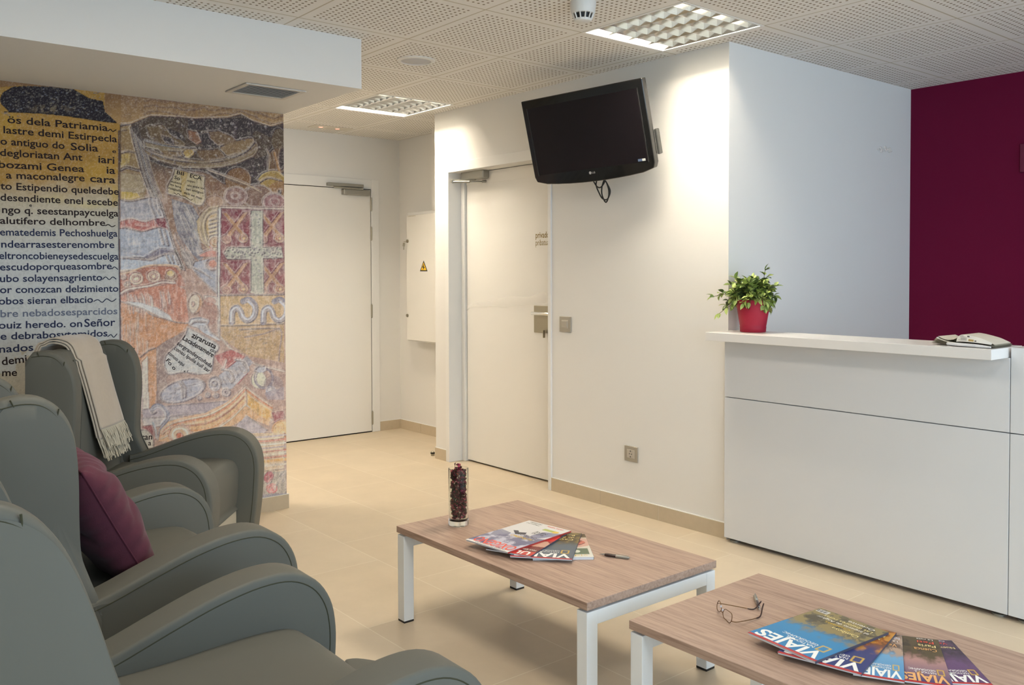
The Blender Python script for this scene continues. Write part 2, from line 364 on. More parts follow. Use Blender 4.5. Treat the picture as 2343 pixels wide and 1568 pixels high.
skirt('baseboard_return',(XT,YE),(XA,YE),(0,1),[])
skirt('baseboard_alcove',(XA,YE+.01),(XA,YB),(-1,0),[.95])
skirt('baseboard_back',(D1R,YB),(XA-.012,YB),(0,-1),[])
skirt('baseboard_mural',(XL,YW),(XM+.011,YW),(0,-1),[.6,1.3,2.0,2.7])
skirt('baseboard_mural_end',(XM,YW),(XM,YW+.14),(1,0),[])
# ---------------------------------------------------------------- door_1: flush cream door in the far wall
d1=MB().box((D1L,YB-.012,0),(3.215,YB+.05,D1T)).box((4.040,YB-.012,0),(D1R,YB+.05,D1T)).box((3.215,YB-.012,2.145),(4.040,YB+.05,D1T)).build('door_1',M['trimw'],bevel=.003); struct(d1,'flush cream door at the end of the corridor')
MB().box((3.205,YB+.0,0),(4.05,YB+.06,2.15)).build('door_gap',M['gap'],d1,smooth=False)
MB().box((3.22,YB-.008,.010),(4.034,YB+.02,2.139)).build('door_leaf',M['door'],d1,bevel=.002)
def hinges(par,xs,zs,ax='y'):
    for z in zs:
        h=MB(); h.tube([(xs[0],xs[1],z-.055),(xs[0],xs[1],z+.055)],.008,10); h.tube([(xs[0],xs[1],z-.062),(xs[0],xs[1],z+.062)],.005,8); h.build('hinge',M['steel'],par)
def zat(y,X,Y): # height for a photo row at the door hinge line
    return at(849,y,'y',YB).z
hinges(d1,(4.038,YB-.014),[zat(468,0,0),zat(535,0,0),zat(712,0,0),zat(956,0,0)])
def closer_flush(par):
    def P(px,py,y=YB-.05): return at(px,py,'y',y)
    a=P(786,432);b=P(847,449); z0=b.z;z1=a.z
    c=MB().box((a.x,YB-.06,z0),(b.x,YB-.008,z1)).build('door_closer',M['alu'],par,bevel=.008)
    a=P(751,420);b=P(832,430)
    MB().box((a.x,YB-.055,b.z),(b.x,YB-.012,b.z+.028)).build('slide_rail',M['alu'],c,bevel=.003)
    MB().tube([P(764,428),P(830,433,YB-.06),P(830,433,YB-.03)],.008,8).build('arm',M['alu'],c)
closer_flush(d1)
# ---------------------------------------------------------------- door_2: recessed private door
XD=XT+.125
d2=MB(); fw=.03
d2.box((XT-.012,D2B-.015,0),(XD+.04,D2B+.028,D2T+.03)).box((XT-.012,D2A-.028,0),(XD+.04,D2A+.0,D2T+.03)).box((XT-.012,D2A,D2T-.04),(XD+.04,D2B-.015,D2T+.03))
d2.box((XD-.02,D2B-.055,0),(XD+.04,D2B-.015,D2T-.04))
d2=d2.build('door_2',M['trimw'],bevel=.002); struct(d2,'recessed white private door')
MB().box((XD+.03,D2A,0),(XD+.05,D2B,D2T)).build('door_gap',M['gap'],d2,smooth=False)
LT=2.141
MB().box((XD,D2A+.003,.012),(XD+.03,D2B-.060,LT)).build('door_leaf',M['door'],d2,bevel=.002)
MB().box((XD-.003,D2A+.003,LT-.085),(XD,D2B-.060,LT)).build('door_top_rail',M['door'],d2,bevel=.001)
def closer_arm(par):
    def P(px,py,x=XD-.03): return at(px,py,'x',x)
    a=P(1062,392);b=P(1113,412)
    zc=(P(1088,402)).z
    c=MB().box((XD-.065,b.y,zc-.03),(XD,a.y,zc+.035)).build('door_closer',M['alu'],par,bevel=.012,seg=3)
    pts=[P(1090,409,XD-.04),P(1087,413,XD-.05),P(1035,413,XD-.20),P(1034,416,XD-.20),P(1075,416,XD-.12),P(1108,415,XD-.01)]
    MB().tube(pts[:3],.007,8).tube([pts[3],pts[4]],.009,8).tube(pts[4:],.005,8).tube([P(1104,415,XD-.03),P(1112,415,XD)],.011,8).tube([pts[2]+Vector((0,0,.008)),pts[3]-Vector((0,0,.01))],.012,10).build('arm',M['alu'],c)
closer_arm(d2)
a=at(1222,699,'x',XD-.003); b=at(1252,763,'x',XD-.003)
hd=MB().box((XD-.006,b.y-.06,b.z),(XD,a.y,a.z)).build('door_handle',M['steel'],d2,bevel=.003)
hz=at(1235,718,'x',XD-.05).z; hy=at(1217,718,'x',XD-.05).y
MB().tube([(XD-.003,hy-.20,hz),(XD-.05,hy-.20,hz),(XD-.052,hy-.185,hz),(XD-.052,hy-.004,hz),(XD-.05,hy,hz),(XD-.035,hy,hz)],.011,12).build('lever',M['chrome'],hd)
MB().box((XD-.03,b.y+.01,b.z-.03),(XD-.012,b.y+.014,b.z+.02)).build('key',M['steel'],hd)
tx=mat('ochre_lettering',lin('#8a7434'),.6)
tb=MB(); U=Vector((0,0,1))
def y_on(px,py): return at(px,py,'x',XD-.001)
q0=y_on(1225.5,545); hh=.045
addtext(tb,'privado',q0,q0+Vector((0,-.137,0)),U,hh*.9,bold=.012); q0=y_on(1225.5,562); addtext(tb,'pribatua',q0,q0+Vector((0,-.135,0)),U,hh*.9)
tb.build('lettering',tx,d2,smooth=False,fix=False)
# clear film stuck across the door leaf
fm=mat('clear_film',(1,.98,.93),.10,spec=1,alpha=.24,bump=(60,.8,.004))
top=[(1068,702),(1076,697),(1090,693),(1110,691),(1128,687),(1150,682),(1180,678),(1208,680),(1225,675),(1240,668),(1251,671)]
bot=[(1068,712),(1078,704),(1092,702),(1110,703),(1130,701),(1152,704),(1178,700),(1206,698),(1222,698),(1238,696),(1251,694)]
tp=cr([(a,b,0) for a,b in top],4); bt=cr([(a,b,0) for a,b in bot],4); vs=[];fs=[]; K=6
for i,(p,q) in enumerate(zip(tp,bt)):
    for k in range(K):
        t=k/(K-1); pp=p.lerp(q,t); o=at(pp.x,pp.y,'x',XD-.004-.006*abs(math.sin(i*1.3+k*1.9))*(1-abs(2*t-1)*.6)); vs.append(o)
for i in range(len(tp)-1):
    for k in range(K-1): fs.append((i*K+k,(i+1)*K+k,(i+1)*K+k+1,i*K+k+1))
fo=MB().add(vs,fs).build('protective_film',fm,angle=80); tag(fo,'crumpled strip of clear film stuck across the private door leaf','plastic film')
# ================================================================ fixtures
# ceiling light fittings with louvres
M['reflector']=mat('mirror_louvre',(.86,.86,.84),.16,metal=1)
M['housing']=mat('white_housing',(.85,.85,.83),.5)
M['tube']=mat('lit_tube',(1,1,1),.5,emit=(1,.89,.73),es=TUBE)
def louver(rect,label):
    x0,y0,x1,y1=rect; cx,cy=(x0+x1)/2,(y0+y1)/2; W=(x1-x0)/2-.006; D=(y1-y0)/2-.006
    t=thing('ceiling_light',label,'ceiling light',(cx,cy,CEIL),0,'square louvred ceiling lights')
    h=MB(); zt=.105
    h.box((-W,-D,zt),(W,D,zt+.01)).box((-W-.006,-D-.006,-.002),(-W+.008,D+.006,zt)).box((W-.008,-D-.006,-.002),(W+.006,D+.006,zt)).box((-W+.008,-D-.006,-.002),(W-.008,-D+.008,zt)).box((-W+.008,D-.008,-.002),(W-.008,D+.006,zt))
    h.build('housing',M['housing'],t,smooth=False)
    nx=4; ny=8; px=2*W/nx; py=2*D/ny
    for i in range(nx): 
        x=-W+px*(i+.5); MB().tube([(x,-D+.02,.078),(x,D-.02,.078)],.013,12).build('fluorescent_tube',M['tube'],t)
    lo=MB()
    for i in range(1,nx):
        x=-W+px*i; lo.add([(x-.016,-D+.008,.055),(x+.016,-D+.008,.055),(x,-D+.008,.003),(x-.016,D-.008,.055),(x+.016,D-.008,.055),(x,D-.008,.003)],[(0,1,2),(3,5,4),(0,2,5,3),(1,4,5,2),(0,3,4,1)])
    for sx in (-1,1): lo.add([(sx*(W-.009),-D+.008,.06),(sx*(W-.026),-D+.008,.055),(sx*(W-.009),-D+.008,.002),(sx*(W-.009),D-.008,.06),(sx*(W-.026),D-.008,.055),(sx*(W-.009),D-.008,.002)],[(0,1,2),(3,5,4),(1,4,5,2),(0,3,4,1)])
    for j in range(1,ny):
        y=-D+py*j
        for i in range(nx):
            a=-W+px*i+.003; b=a+px-.006
            lo.add([(a,y-.010,.05),(a,y+.010,.05),(a,y-.001,.005),(a,y+.001,.005),(b,y-.010,.05),(b,y+.010,.05),(b,y-.001,.005),(b,y+.001,.005)],[(0,2,3,1),(4,5,7,6),(0,4,6,2),(1,3,7,5),(0,1,5,4),(2,6,7,3)])
    lo.build('louvre',M['reflector'],t,smooth=False)
    return t
louver(lums[0],'large louvred ceiling light above the television corner, nearest the viewer')
area('corridor_lamp',(1.5,6.0,2.59),(0,0,0),.55,.55,CORR,WARM)
louver(lums[1],'louvred ceiling light farther back, near the corridor and bulkhead')
# air vent in bulkhead
vx0,vx1,vy0,vy1=1.80,2.125,4.255,4.525
t=thing('air_vent','pale slatted air vent set in the underside of the white bulkhead','air vent',((vx0+vx1)/2,(vy0+vy1)/2,ZS))
W,D=(vx1-vx0)/2,(vy1-vy0)/2; ventm=mat('grey_metal_vent',(.60,.57,.52),.45)
MB().box((-W,-D,-.008),(-W+.025,D,-.001)).box((W-.025,-D,-.008),(W,D,-.001)).box((-W+.025,-D,-.008),(W-.025,-D+.025,-.001)).box((-W+.025,D-.025,-.008),(W-.025,D,-.001)).build('frame',ventm,t,bevel=.002)
MB().box((-W+.02,-D+.02,-.0012),(W-.02,D-.02,-.0004)).build('backing',mat('vent_interior',(.10,.09,.08),.8),t,smooth=False)
s=MB()
for k in range(11):
    y=-D+.032+k*(2*D-.064)/10; s.add([(-W+.025,y-.0085,-.0075),(W-.025,y-.0085,-.0075),(W-.025,y+.0085,-.003),(-W+.025,y+.0085,-.003),(-W+.025,y-.0085,-.006),(W-.025,y-.0085,-.006),(W-.025,y+.0085,-.0018),(-W+.025,y+.0085,-.0018)],[(0,3,2,1),(4,5,6,7),(0,1,5,4),(2,3,7,6),(0,4,7,3),(1,2,6,5)])
s.build('slat',ventm,t,smooth=False,fix=False)
# loudspeaker
t=thing('ceiling_speaker','round white loudspeaker set flush in the perforated ceiling','speaker',(2.79,4.24,CEIL))
MB().lathe([(.108,0),(.108,-.004),(.100,-.009),(.086,-.009),(.084,-.002)],n=48,cap0=False,cap1=False).build('rim',M['plastic'],t)
MB().lathe([(.085,-.003),(.06,-.008),(.03,-.011),(.001,-.012)],n=48,cap0=False).build('grille',mat('grey_mesh',(.55,.55,.56),.6),t)
# smoke detector
t=thing('smoke_detector','white domed smoke detector hanging from the ceiling near the top edge','smoke detector',(2.775,2.875,CEIL))
MB().lathe([(.058,0),(.058,-.012),(.054,-.045),(.050,-.052)],n=40,cap0=True).build('base',M['plastic'],t)
MB().lathe([(.040,-.050),(.033,-.075)],n=40).build('sensor_slots',M['black'],t)
s=MB()
for k in range(12):
    a=k*math.pi/6; c,q=math.cos(a),math.sin(a); s.tube([(.049*c,.049*q,-.050),(.036*c,.036*q,-.078)],.0035,6)
s.lathe([(.038,-.074),(.036,-.083),(.024,-.088)],n=40); s.build('cage',M['plastic'],t)
# small emergency fitting with two glowing dots
t=thing('emergency_light','thin flush fitting with two faint red dots in the ceiling by the far wall','light fitting',(3.52,6.62,CEIL))
MB().box((-.17,-.075,-.004),(.17,.075,0)).build('plate',mat('cream_plate',(.68,.64,.55),.6),t,bevel=.002)
led=mat('red_led',(.8,.4,.3),.4,emit=(1,.35,.25),es=1.2)
for x in (-.09,.06): MB().lathe([(.018,-.004),(.015,-.007),(.001,-.008)],c=(x,0,0),n=16,cap0=False).build('indicator',led,t)
# electrical cabinet
t=thing('electrical_cabinet','white wall cabinet with a yellow electric shock warning triangle','cabinet',(XA,6.17,.8))
cx0=XA-.13; ca=at(930,487,'x',cx0); cc=at(930,780,'x',cx0); z0=cc.z-.8; z1=ca.z-.8; yn=YE+.002-6.17; yf=ca.y-6.17
xf=-.13
MB().box((xf+.012,yn,z0),(-.001,yf,z1)).build('body',M['trimw'],t,bevel=.002)
MB().box((xf-.004,yn,z0+.01),(xf+.012,yf-.004,z1-.025)).build('door',M['door'],t,bevel=.003)
def onc(px,py): 
    p=at(px,py,'x',XA+xf-.006); return Vector((xf-.0045,p.y-6.17,p.z-.8))
wf=MB(); tr=[(969,596),(960.5,621),(978,621)]
def tri(s,zo,mi):
    c=onc(969,612); P=[onc(*q) for q in tr]; P=[c+(p-c)*s for p in P]; wf.add([(xf-.0045-zo,p.y,p.z) for p in P],[(0,1,2)],mi)
tri(1.0,.0,0); tri(.72,.0006,1)
bolt=[(970,603),(965.5,613),(968.5,612.5),(967,619),(972.5,610.5),(969.5,611)]
wf.add([(xf-.0057,onc(*q).y,onc(*q).z) for q in bolt],[(0,1,2,5),(2,3,4,5)],0)
wf.build('warning_sign',[M['black'],mat('warning_yellow',lin('#f2c21c'),.5)],t,smooth=False,fix=False)
sg=MB(); q0=onc(932,496.5); q1=onc(950.5,495); addtext(sg,'CUADRO PLANTA 0',q0,q1,Vector((0,0,1)),.008); sg.build('name_strip',tx,t,smooth=False,fix=False)
for i,(px,py) in enumerate(((932.5,552),(932.5,722))):
    p=onc(px,py); MB().tube([(xf-.003,p.y,p.z),(xf-.014,p.y,p.z)],.014,16).tube([(xf-.014,p.y,p.z),(xf-.0155,p.y,p.z)],.009,12).build('lock',M['steel'],t)
p=onc(932,556); MB().tube([(xf-.014,p.y,p.z+.01),(xf-.04,p.y+.004,p.z+.01)],.003,6).tube([(xf-.04,p.y,p.z),(xf-.042,p.y+.002,p.z-.03)],.010,8).tube([(xf-.042,p.y,p.z-.03),(xf-.043,p.y,p.z-.06)],.004,6).build('key',M['steel'],t)
# light switch and socket
def plate(name,label,cat,c,w,h,kind):
    t=thing(name,label,cat,(XT,c[0],c[1])); fr_=mat(name+'_frame',(.40,.37,.31),.4,metal=.4)
    MB().box((-.010,-w/2,-h/2),(0,w/2,h/2)).build('plate',fr_,t,bevel=.0025,seg=3)
    MB().box((-.012,-w*.28,-h*.27),(-.009,w*.28,h*.27)).build('insert',mat(name+'_insert',(.50,.46,.39),.4),t,bevel=.001)
    if kind=='s': 
        MB().box((-.0165,-w*.24,-h*.22),(-.011,w*.24,h*.22)).build('rocker',mat('rocker',(.44,.41,.35),.35,metal=.3),t,bevel=.002)
    else:
        MB().lathe([(.021,0),(.021,.004),(.018,.004),(.017,.001)],n=32,cap0=False,cap1=True).build('socket_ring',mat('socket_grey',(.45,.44,.42),.4),t).rotation_euler=(0,-math.pi/2,0)
        o=MB(); 
        for y in (-.009,.009): o.tube([(-.0125,y,0),(-.0135,y,0)],.003,8)
        o.box((-.0145,-.003,.014),(-.012,.003,.019)).box((-.0145,-.003,-.019),(-.012,.003,-.014)); o.build('contacts',M['black'],t)
a=at(1282,724,'x',XT);b=at(1308,724,'x',XT);c=at(1295,759,'x',XT)
plate('light_switch','brushed metal light switch on the white wall right of the private door','light switch',((a.y+b.y)/2,(a.z+c.z)/2-.001),.103,.098,'s')
a=at(1431,1018,'x',XT);b=at(1461,1018,'x',XT);c=at(1446,1056,'x',XT)
plate('power_socket','metal framed round power socket low on the wall under the television','power socket',((a.y+b.y)/2,(a.z+c.z)/2),.103,.090,'p')
# socket plate on burgundy wall
MBp=MB().box((XP-.012,2.05,2.0),(XP,2.205,2.17)).build('wall_plate',mat('burgundy_plate',(.14,.006,.035),.4),bevel=.004); tag(MBp,'burgundy painted cover plate at the right edge on the burgundy wall','cover plate')
# door stop
p=at(990,1043,'z',0); t=thing('door_stop','small metal door stop on the floor at the corridor corner','door stop',(p.x,p.y,0))
MB().lathe([(.014,0),(.014,.03),(.010,.034)],n=20).build('post',M['steel'],t); MB().lathe([(.017,.016),(.017,.026)],n=20).build('rubber_ring',M['black'],t)
# ---------------------------------------------------------------- television
K=.955; cC=Vector((3.6995,3.8116,2.2213)); cT=EYE+(cC-EYE)*K; WT=.86*K; HT=.5207*K
def RMt(yaw,tilt,roll):
    r=Vector((0,-1,0)); u=Vector((0,0,1)); n=Vector((-1,0,0)); c,s=math.cos(yaw),math.sin(yaw); Z=lambda v:Vector((c*v.x-s*v.y,s*v.x+c*v.y,v.z)); r=Z(r);n=Z(n)
    c2,s2=math.cos(tilt),math.sin(tilt); n2=n*c2-u*s2; u2=u*c2+n*s2; c3,s3=math.cos(roll),math.sin(roll); return r*c3+u2*s3,u2*c3-r*s3,n2
tr_,tu_,tn_=RMt(.2062,.2587,.0335)
t=thing('television','black flat television tilted down on the wall beside the private door','television'); 
t.matrix_world=Matrix(((tr_.x,tu_.x,tn_.x,cT.x),(tr_.y,tu_.y,tn_.y,cT.y),(tr_.z,tu_.z,tn_.z,cT.z),(0,0,0,1)))
M['tvblack']=mat('glossy_black_plastic',(.006,.006,.006),.14,spec=.5,coat=.3); M['tvscreen']=mat('dark_screen',(.008,.006,.008),.35,spec=.3)
w2,h2=WT/2,HT/2; zb=-h2
out=[(-w2,h2),(-w2,-h2+.045)]+[(-w2+.012,-h2+.015)]+[(-w2+WT*k/10,-h2-.002-.030*math.sin(math.pi*k/10)**.7*1.0+(.012)) for k in range(1,10)]+[(w2-.012,-h2+.015),(w2,-h2+.045),(w2,h2)]
MB().prism(out[::-1],lambda u,v,w_:(u,v,w_),-.045,0).build('bezel',M['tvblack'],t,bevel=.006,seg=3)
bx=.036; MB().box((-w2+bx,-h2+.055,.0),(w2-bx,h2-.048,.0012)).build('screen',M['tvscreen'],t,smooth=False)
fm2=mat('screen_edge',(.03,.03,.03),.2); e=MB()
for x in (-w2+bx,w2-bx): e.box((x-.003,-h2+.05,.0),(x+.003,h2-.046,.003))
e.build('screen_trim',fm2,t)
MB().box((-w2+.03,-h2+.05,-.095),(w2-.03,h2-.05,-.046)).build('rear_cover',mat('matt_black',(.01,.01,.01),.6),t,bevel=.03,seg=3)
MB().box((w2-.006,-h2+.08,-.085),(w2+.012,-.03,-.050)).build('side_connector_panel',mat('dark_grey_plastic',(.05,.05,.045),.5),t,bevel=.006)
lg=MB(); silver=mat('silver_print',(.55,.55,.55),.3,metal=.5)
lg.add([(.0-.012+.0085*math.cos(a),-h2+.032+.0085*math.sin(a),.0012) for a in [k*math.pi/12 for k in range(24)]],[tuple(range(24))]); addtext(lg,'LG',(.001,-h2+.027,.0012),(.021,-h2+.027,.0012),(0,1,0),.0105,bold=.02); lg.build('logo',silver,t,smooth=False,fix=False)
MB().box((w2-.100,-h2+.060,.0012),(w2-.073,-h2+.073,.002)).build('sticker',mat('blue_grey_sticker',lin('#5a6a86'),.5),t,smooth=False)
MB().box((w2-.073,-h2+.060,.0012),(w2-.053,-h2+.073,.002)).build('sticker',mat('pale_sticker',lin('#e8e8e0'),.5),t,smooth=False)
iw=t.matrix_world.inverted()
# bracket to the wall
b0=iw@Vector((XT-.0,cT.y,cT.z)); br=MB(); br.tube([(0,0,-.09),b0],.022,10); br.build('wall_bracket',M['black'],t)
pl=MB().box((-.004,-.09,-.12),(0,.09,.12)).build('wall_mount_plate',M['black'],t); pl.matrix_world=Matrix.Translation((XT-.001,cT.y,cT.z)); pl.matrix_parent_inverse=Matrix.Identity(4); pl.matrix_basis=iw@Matrix.Translation((XT-.001,cT.y,cT.z))
cb=MB(); X=3.745
def wp(px,py,x=X): return iw@at(px,py,'x',x)
cb.tube(cr([wp(1366,410),wp(1364,424),wp(1370,440),wp(1378,454),wp(1388,457),wp(1394,448),wp(1396,436),wp(1391,424),wp(1386,415)],6),.0042,8)
cb.tube(cr([wp(1383,408,X+.01),wp(1377,430,X+.01),wp(1378,448,X+.01),wp(1386,463,X+.01),wp(1392,452,X+.01),wp(1393,436,X+.01),wp(1388,418,X+.01)],6),.0042,8)
cb.tube(cr([wp(1358,415,X-.01),wp(1366,427,X-.01),wp(1374,429,X-.01),wp(1381,421,X-.01),wp(1385,412,X-.01)],6),.004,8)
cb.build('power_cable',M['black'],t)
# ================================================================ reception desk
XDK=3.79; ZC=1.10
DL=2.872; SEAM=1.478; DR=-.3
def desk(y0,y1,label,last=False):
    t=thing('reception_desk',label,'reception desk',(XDK,(y0+y1)/2,0),0,'white reception desk units'); h=(y1-y0)/2
    zs=.757; ztop=ZC-.042
    MB().box((0,-h+.0015,.022),(.022,h-.0015,zs-.002)).build('lower_panel',M['lam'],t,bevel=.0012)
    MB().box((0,-h+.0015,zs+.002),(.022,h-.0015,ZC if last else ztop)).build('upper_panel',M['lam'],t,bevel=.0012)
    MB().box((.024,-h+.01,.10),(.32,h-.01,ztop-.01)).build('carcass',M['lam'],t,smooth=False)
    for y in (-h+.05,h-.04) if not last else (h-.05,-h+.05):
        f=MB().lathe([(.028,0),(.028,.008),(.012,.012),(.012,.10)],c=(.045,y,0),n=24).build('levelling_foot',M['alu'],t)
    return t
desk(SEAM,DL,'long white reception desk front next to the wall corner, under the counter')
dk2=desk(DR,SEAM,'white reception desk unit cut off by the right edge, beyond the seam',True)
MB().box((.022,-(SEAM-DR)/2,ZC-.02),(.25,(SEAM-DR)/2-.002,ZC)).build('top',M['lamtop'],dk2,bevel=.001)
ct=MB().box((3.636,1.488,ZC-.042),(3.93,2.874,ZC)).build('reception_counter',M['lamtop'],bevel=.0015)
tag(ct,'thick white counter top overhanging the reception desk, carrying plant and newspaper','counter')
# white surface of the lower side wall is kept by wall_reception
# ================================================================ coffee tables
def table(yc,label):
    t=thing('coffee_table',label,'coffee table',(2.222,yc,0),0,'low wood-topped coffee tables with white steel legs'); hx=.318; hy=.549; Z=.385
    MB().box((-hx,-hy,Z-.026),(hx,hy,Z)).build('table_top',M['wood'],t,bevel=.0015)
    lx=hx-.003; ly=hy-.003; w=.047; zt=Z-.034
    for sy in (-1,1):
        ya,yb=(ly-w,ly) if sy>0 else (-ly,-ly+w)
        for sx in (-1,1):
            xa,xb=(lx-w,lx) if sx>0 else (-lx,-lx+w)
            l=MB().box((xa,ya,.007),(xb,yb,zt)).build('leg',M['white_metal'],t,bevel=.003,seg=3)
            MB().box((xa+.001,ya+.001,0),(xb-.001,yb-.001,.008)).build('foot',M['black'],l)
        MB().box((-lx+w-.002,ya+.001,zt-.046),(lx-w+.002,yb-.001,zt-.0005)).build('end_rail',M['white_metal'],t,bevel=.003)
        MB().box((-lx+w+.01,ya+.01 if sy>0 else yb-.03,zt-.002),(-lx+w+.05,yb-.01 if sy<0 else ya+.04,Z-.026)).build('spacer',M['white_metal'],t)
        MB().box((lx-w-.05,ya+.01 if sy>0 else yb-.03,zt-.002),(lx-w-.01,yb-.01 if sy<0 else ya+.04,Z-.026)).build('spacer',M['white_metal'],t)
    for sx in (-1,1):
        x=sx*(hx-.16); MB().box((x-.02,-ly+w,zt-.03),(x+.02,ly-w,zt-.001)).build('long_rail',M['white_metal'],t)
    return t
table(2.505,'coffee table farther from the viewer, carrying the potpourri vase')
table(1.232,'nearest coffee table at the bottom right, carrying the eyeglasses')
TZ=.385
# ================================================================ armchairs
ARM=[(-0.185, 0.531), (-0.114, 0.549), (0.014, 0.595), (0.122, 0.63), (0.229, 0.651), (0.315, 0.648), (0.381, 0.614), (0.421, 0.556), (0.436, 0.483), (0.434, 0.397), (0.424, 0.28), (0.408, 0.16), (0.394, 0.06)]
WING=[(-0.151, 0.06), (-0.126, 0.4), (-0.121, 0.5), (-0.141, 0.58), (-0.158, 0.65), (-0.162, 0.75), (-0.162, 0.86), (-0.168, 0.95), (-0.183, 1.01), (-0.211, 1.055), (-0.251, 1.083), (-0.301, 1.09), (-0.35, 1.082), (-0.38, 1.04), (-0.376, 0.95), (-0.37, 0.8), (-0.344, 0.55), (-0.371, 0.06)]
BACK=[(-.20,.44),(-.215,.52),(-.235,.66),(-.262,.80),(-.29,.93),(-.312,1.01),(-.335,1.055),(-.365,1.065),(-.385,1.04),(-.39,.95),(-.39,.75),(-.40,.40),(-.41,.08),(-.30,.08)]
def sm(P,n=4,closed=False): return [(q.x,q.y) for q in cr([(a,b,0) for a,b in P],n,closed)]
def inset(P,d):
    out=[]
    for i in range(len(P)):
        a=Vector(P[max(i-1,0)]); b=Vector(P[min(i+1,len(P)-1)]); t=(b-a).normalized(); n=Vector((t.y,-t.x)); out.append((P[i][0]+n.x*d,P[i][1]+n.y*d))
    return out
def puffy(poly,y0,y1,fn,bulge=.012,rad=.016,nl=6):
    """slab following a closed profile, with rounded edges and slightly puffed faces"""
    n=len(poly); c=Vector((sum(p[0] for p in poly)/n,sum(p[1] for p in poly)/n)); mb=MB(); rings=[]
    area_=sum(poly[i-1][0]*poly[i][1]-poly[i][0]*poly[i-1][1] for i in range(n)); sg=1 if area_>0 else -1
    nor=[]
    for i in range(n):
        t=Vector((poly[(i+1)%n][0]-poly[i-1][0],poly[(i+1)%n][1]-poly[i-1][1])); t.normalize(); nor.append(Vector((-t.y,t.x))*sg)
    vs=[]
    def ring(d,y): 
        for i in range(n): vs.append(fn(poly[i][0]+nor[i].x*d,poly[i][1]+nor[i].y*d,y))
    K=5; cnt=0
    for k in range(K+1):
        a=math.pi/2*k/K; ring(rad*(1-math.sin(a)),y0+rad*(1-math.cos(a))); cnt+=1
    for k in range(K+1):
        a=math.pi/2*(1-k/K); ring(rad*(1-math.sin(a)),y1-rad*(1-math.cos(a))); cnt+=1
    fs=[]
    for r in range(cnt-1):
        for i in range(n): fs.append((r*n+i,r*n+(i+1)%n,(r+1)*n+(i+1)%n,(r+1)*n+i))
    # faces closed by concentric rings towards the middle, slightly puffed
    for side,base_,y,sgn in ((0,0,y0,-1),(1,(cnt-1)*n,y1,1)):
        prev=[base_+i for i in range(n)]
        for f in (.93,.8,.6,.38,.18):
            o=len(vs); h=bulge*(1-f*f)**.8
            for i in range(n): vs.append(fn(c.x+(poly[i][0]-c.x)*f,c.y+(poly[i][1]-c.y)*f,y+sgn*h))
            cur=[o+i for i in range(n)]
            for i in range(n): fs.append((prev[i],cur[i],cur[(i+1)%n],prev[(i+1)%n]))
            prev=cur
        o=len(vs); vs.append(fn(c.x,c.y,y+sgn*bulge))
        for i in range(n): fs.append((prev[i],o,prev[(i+1)%n]))
    mb.add(vs,fs); return mb
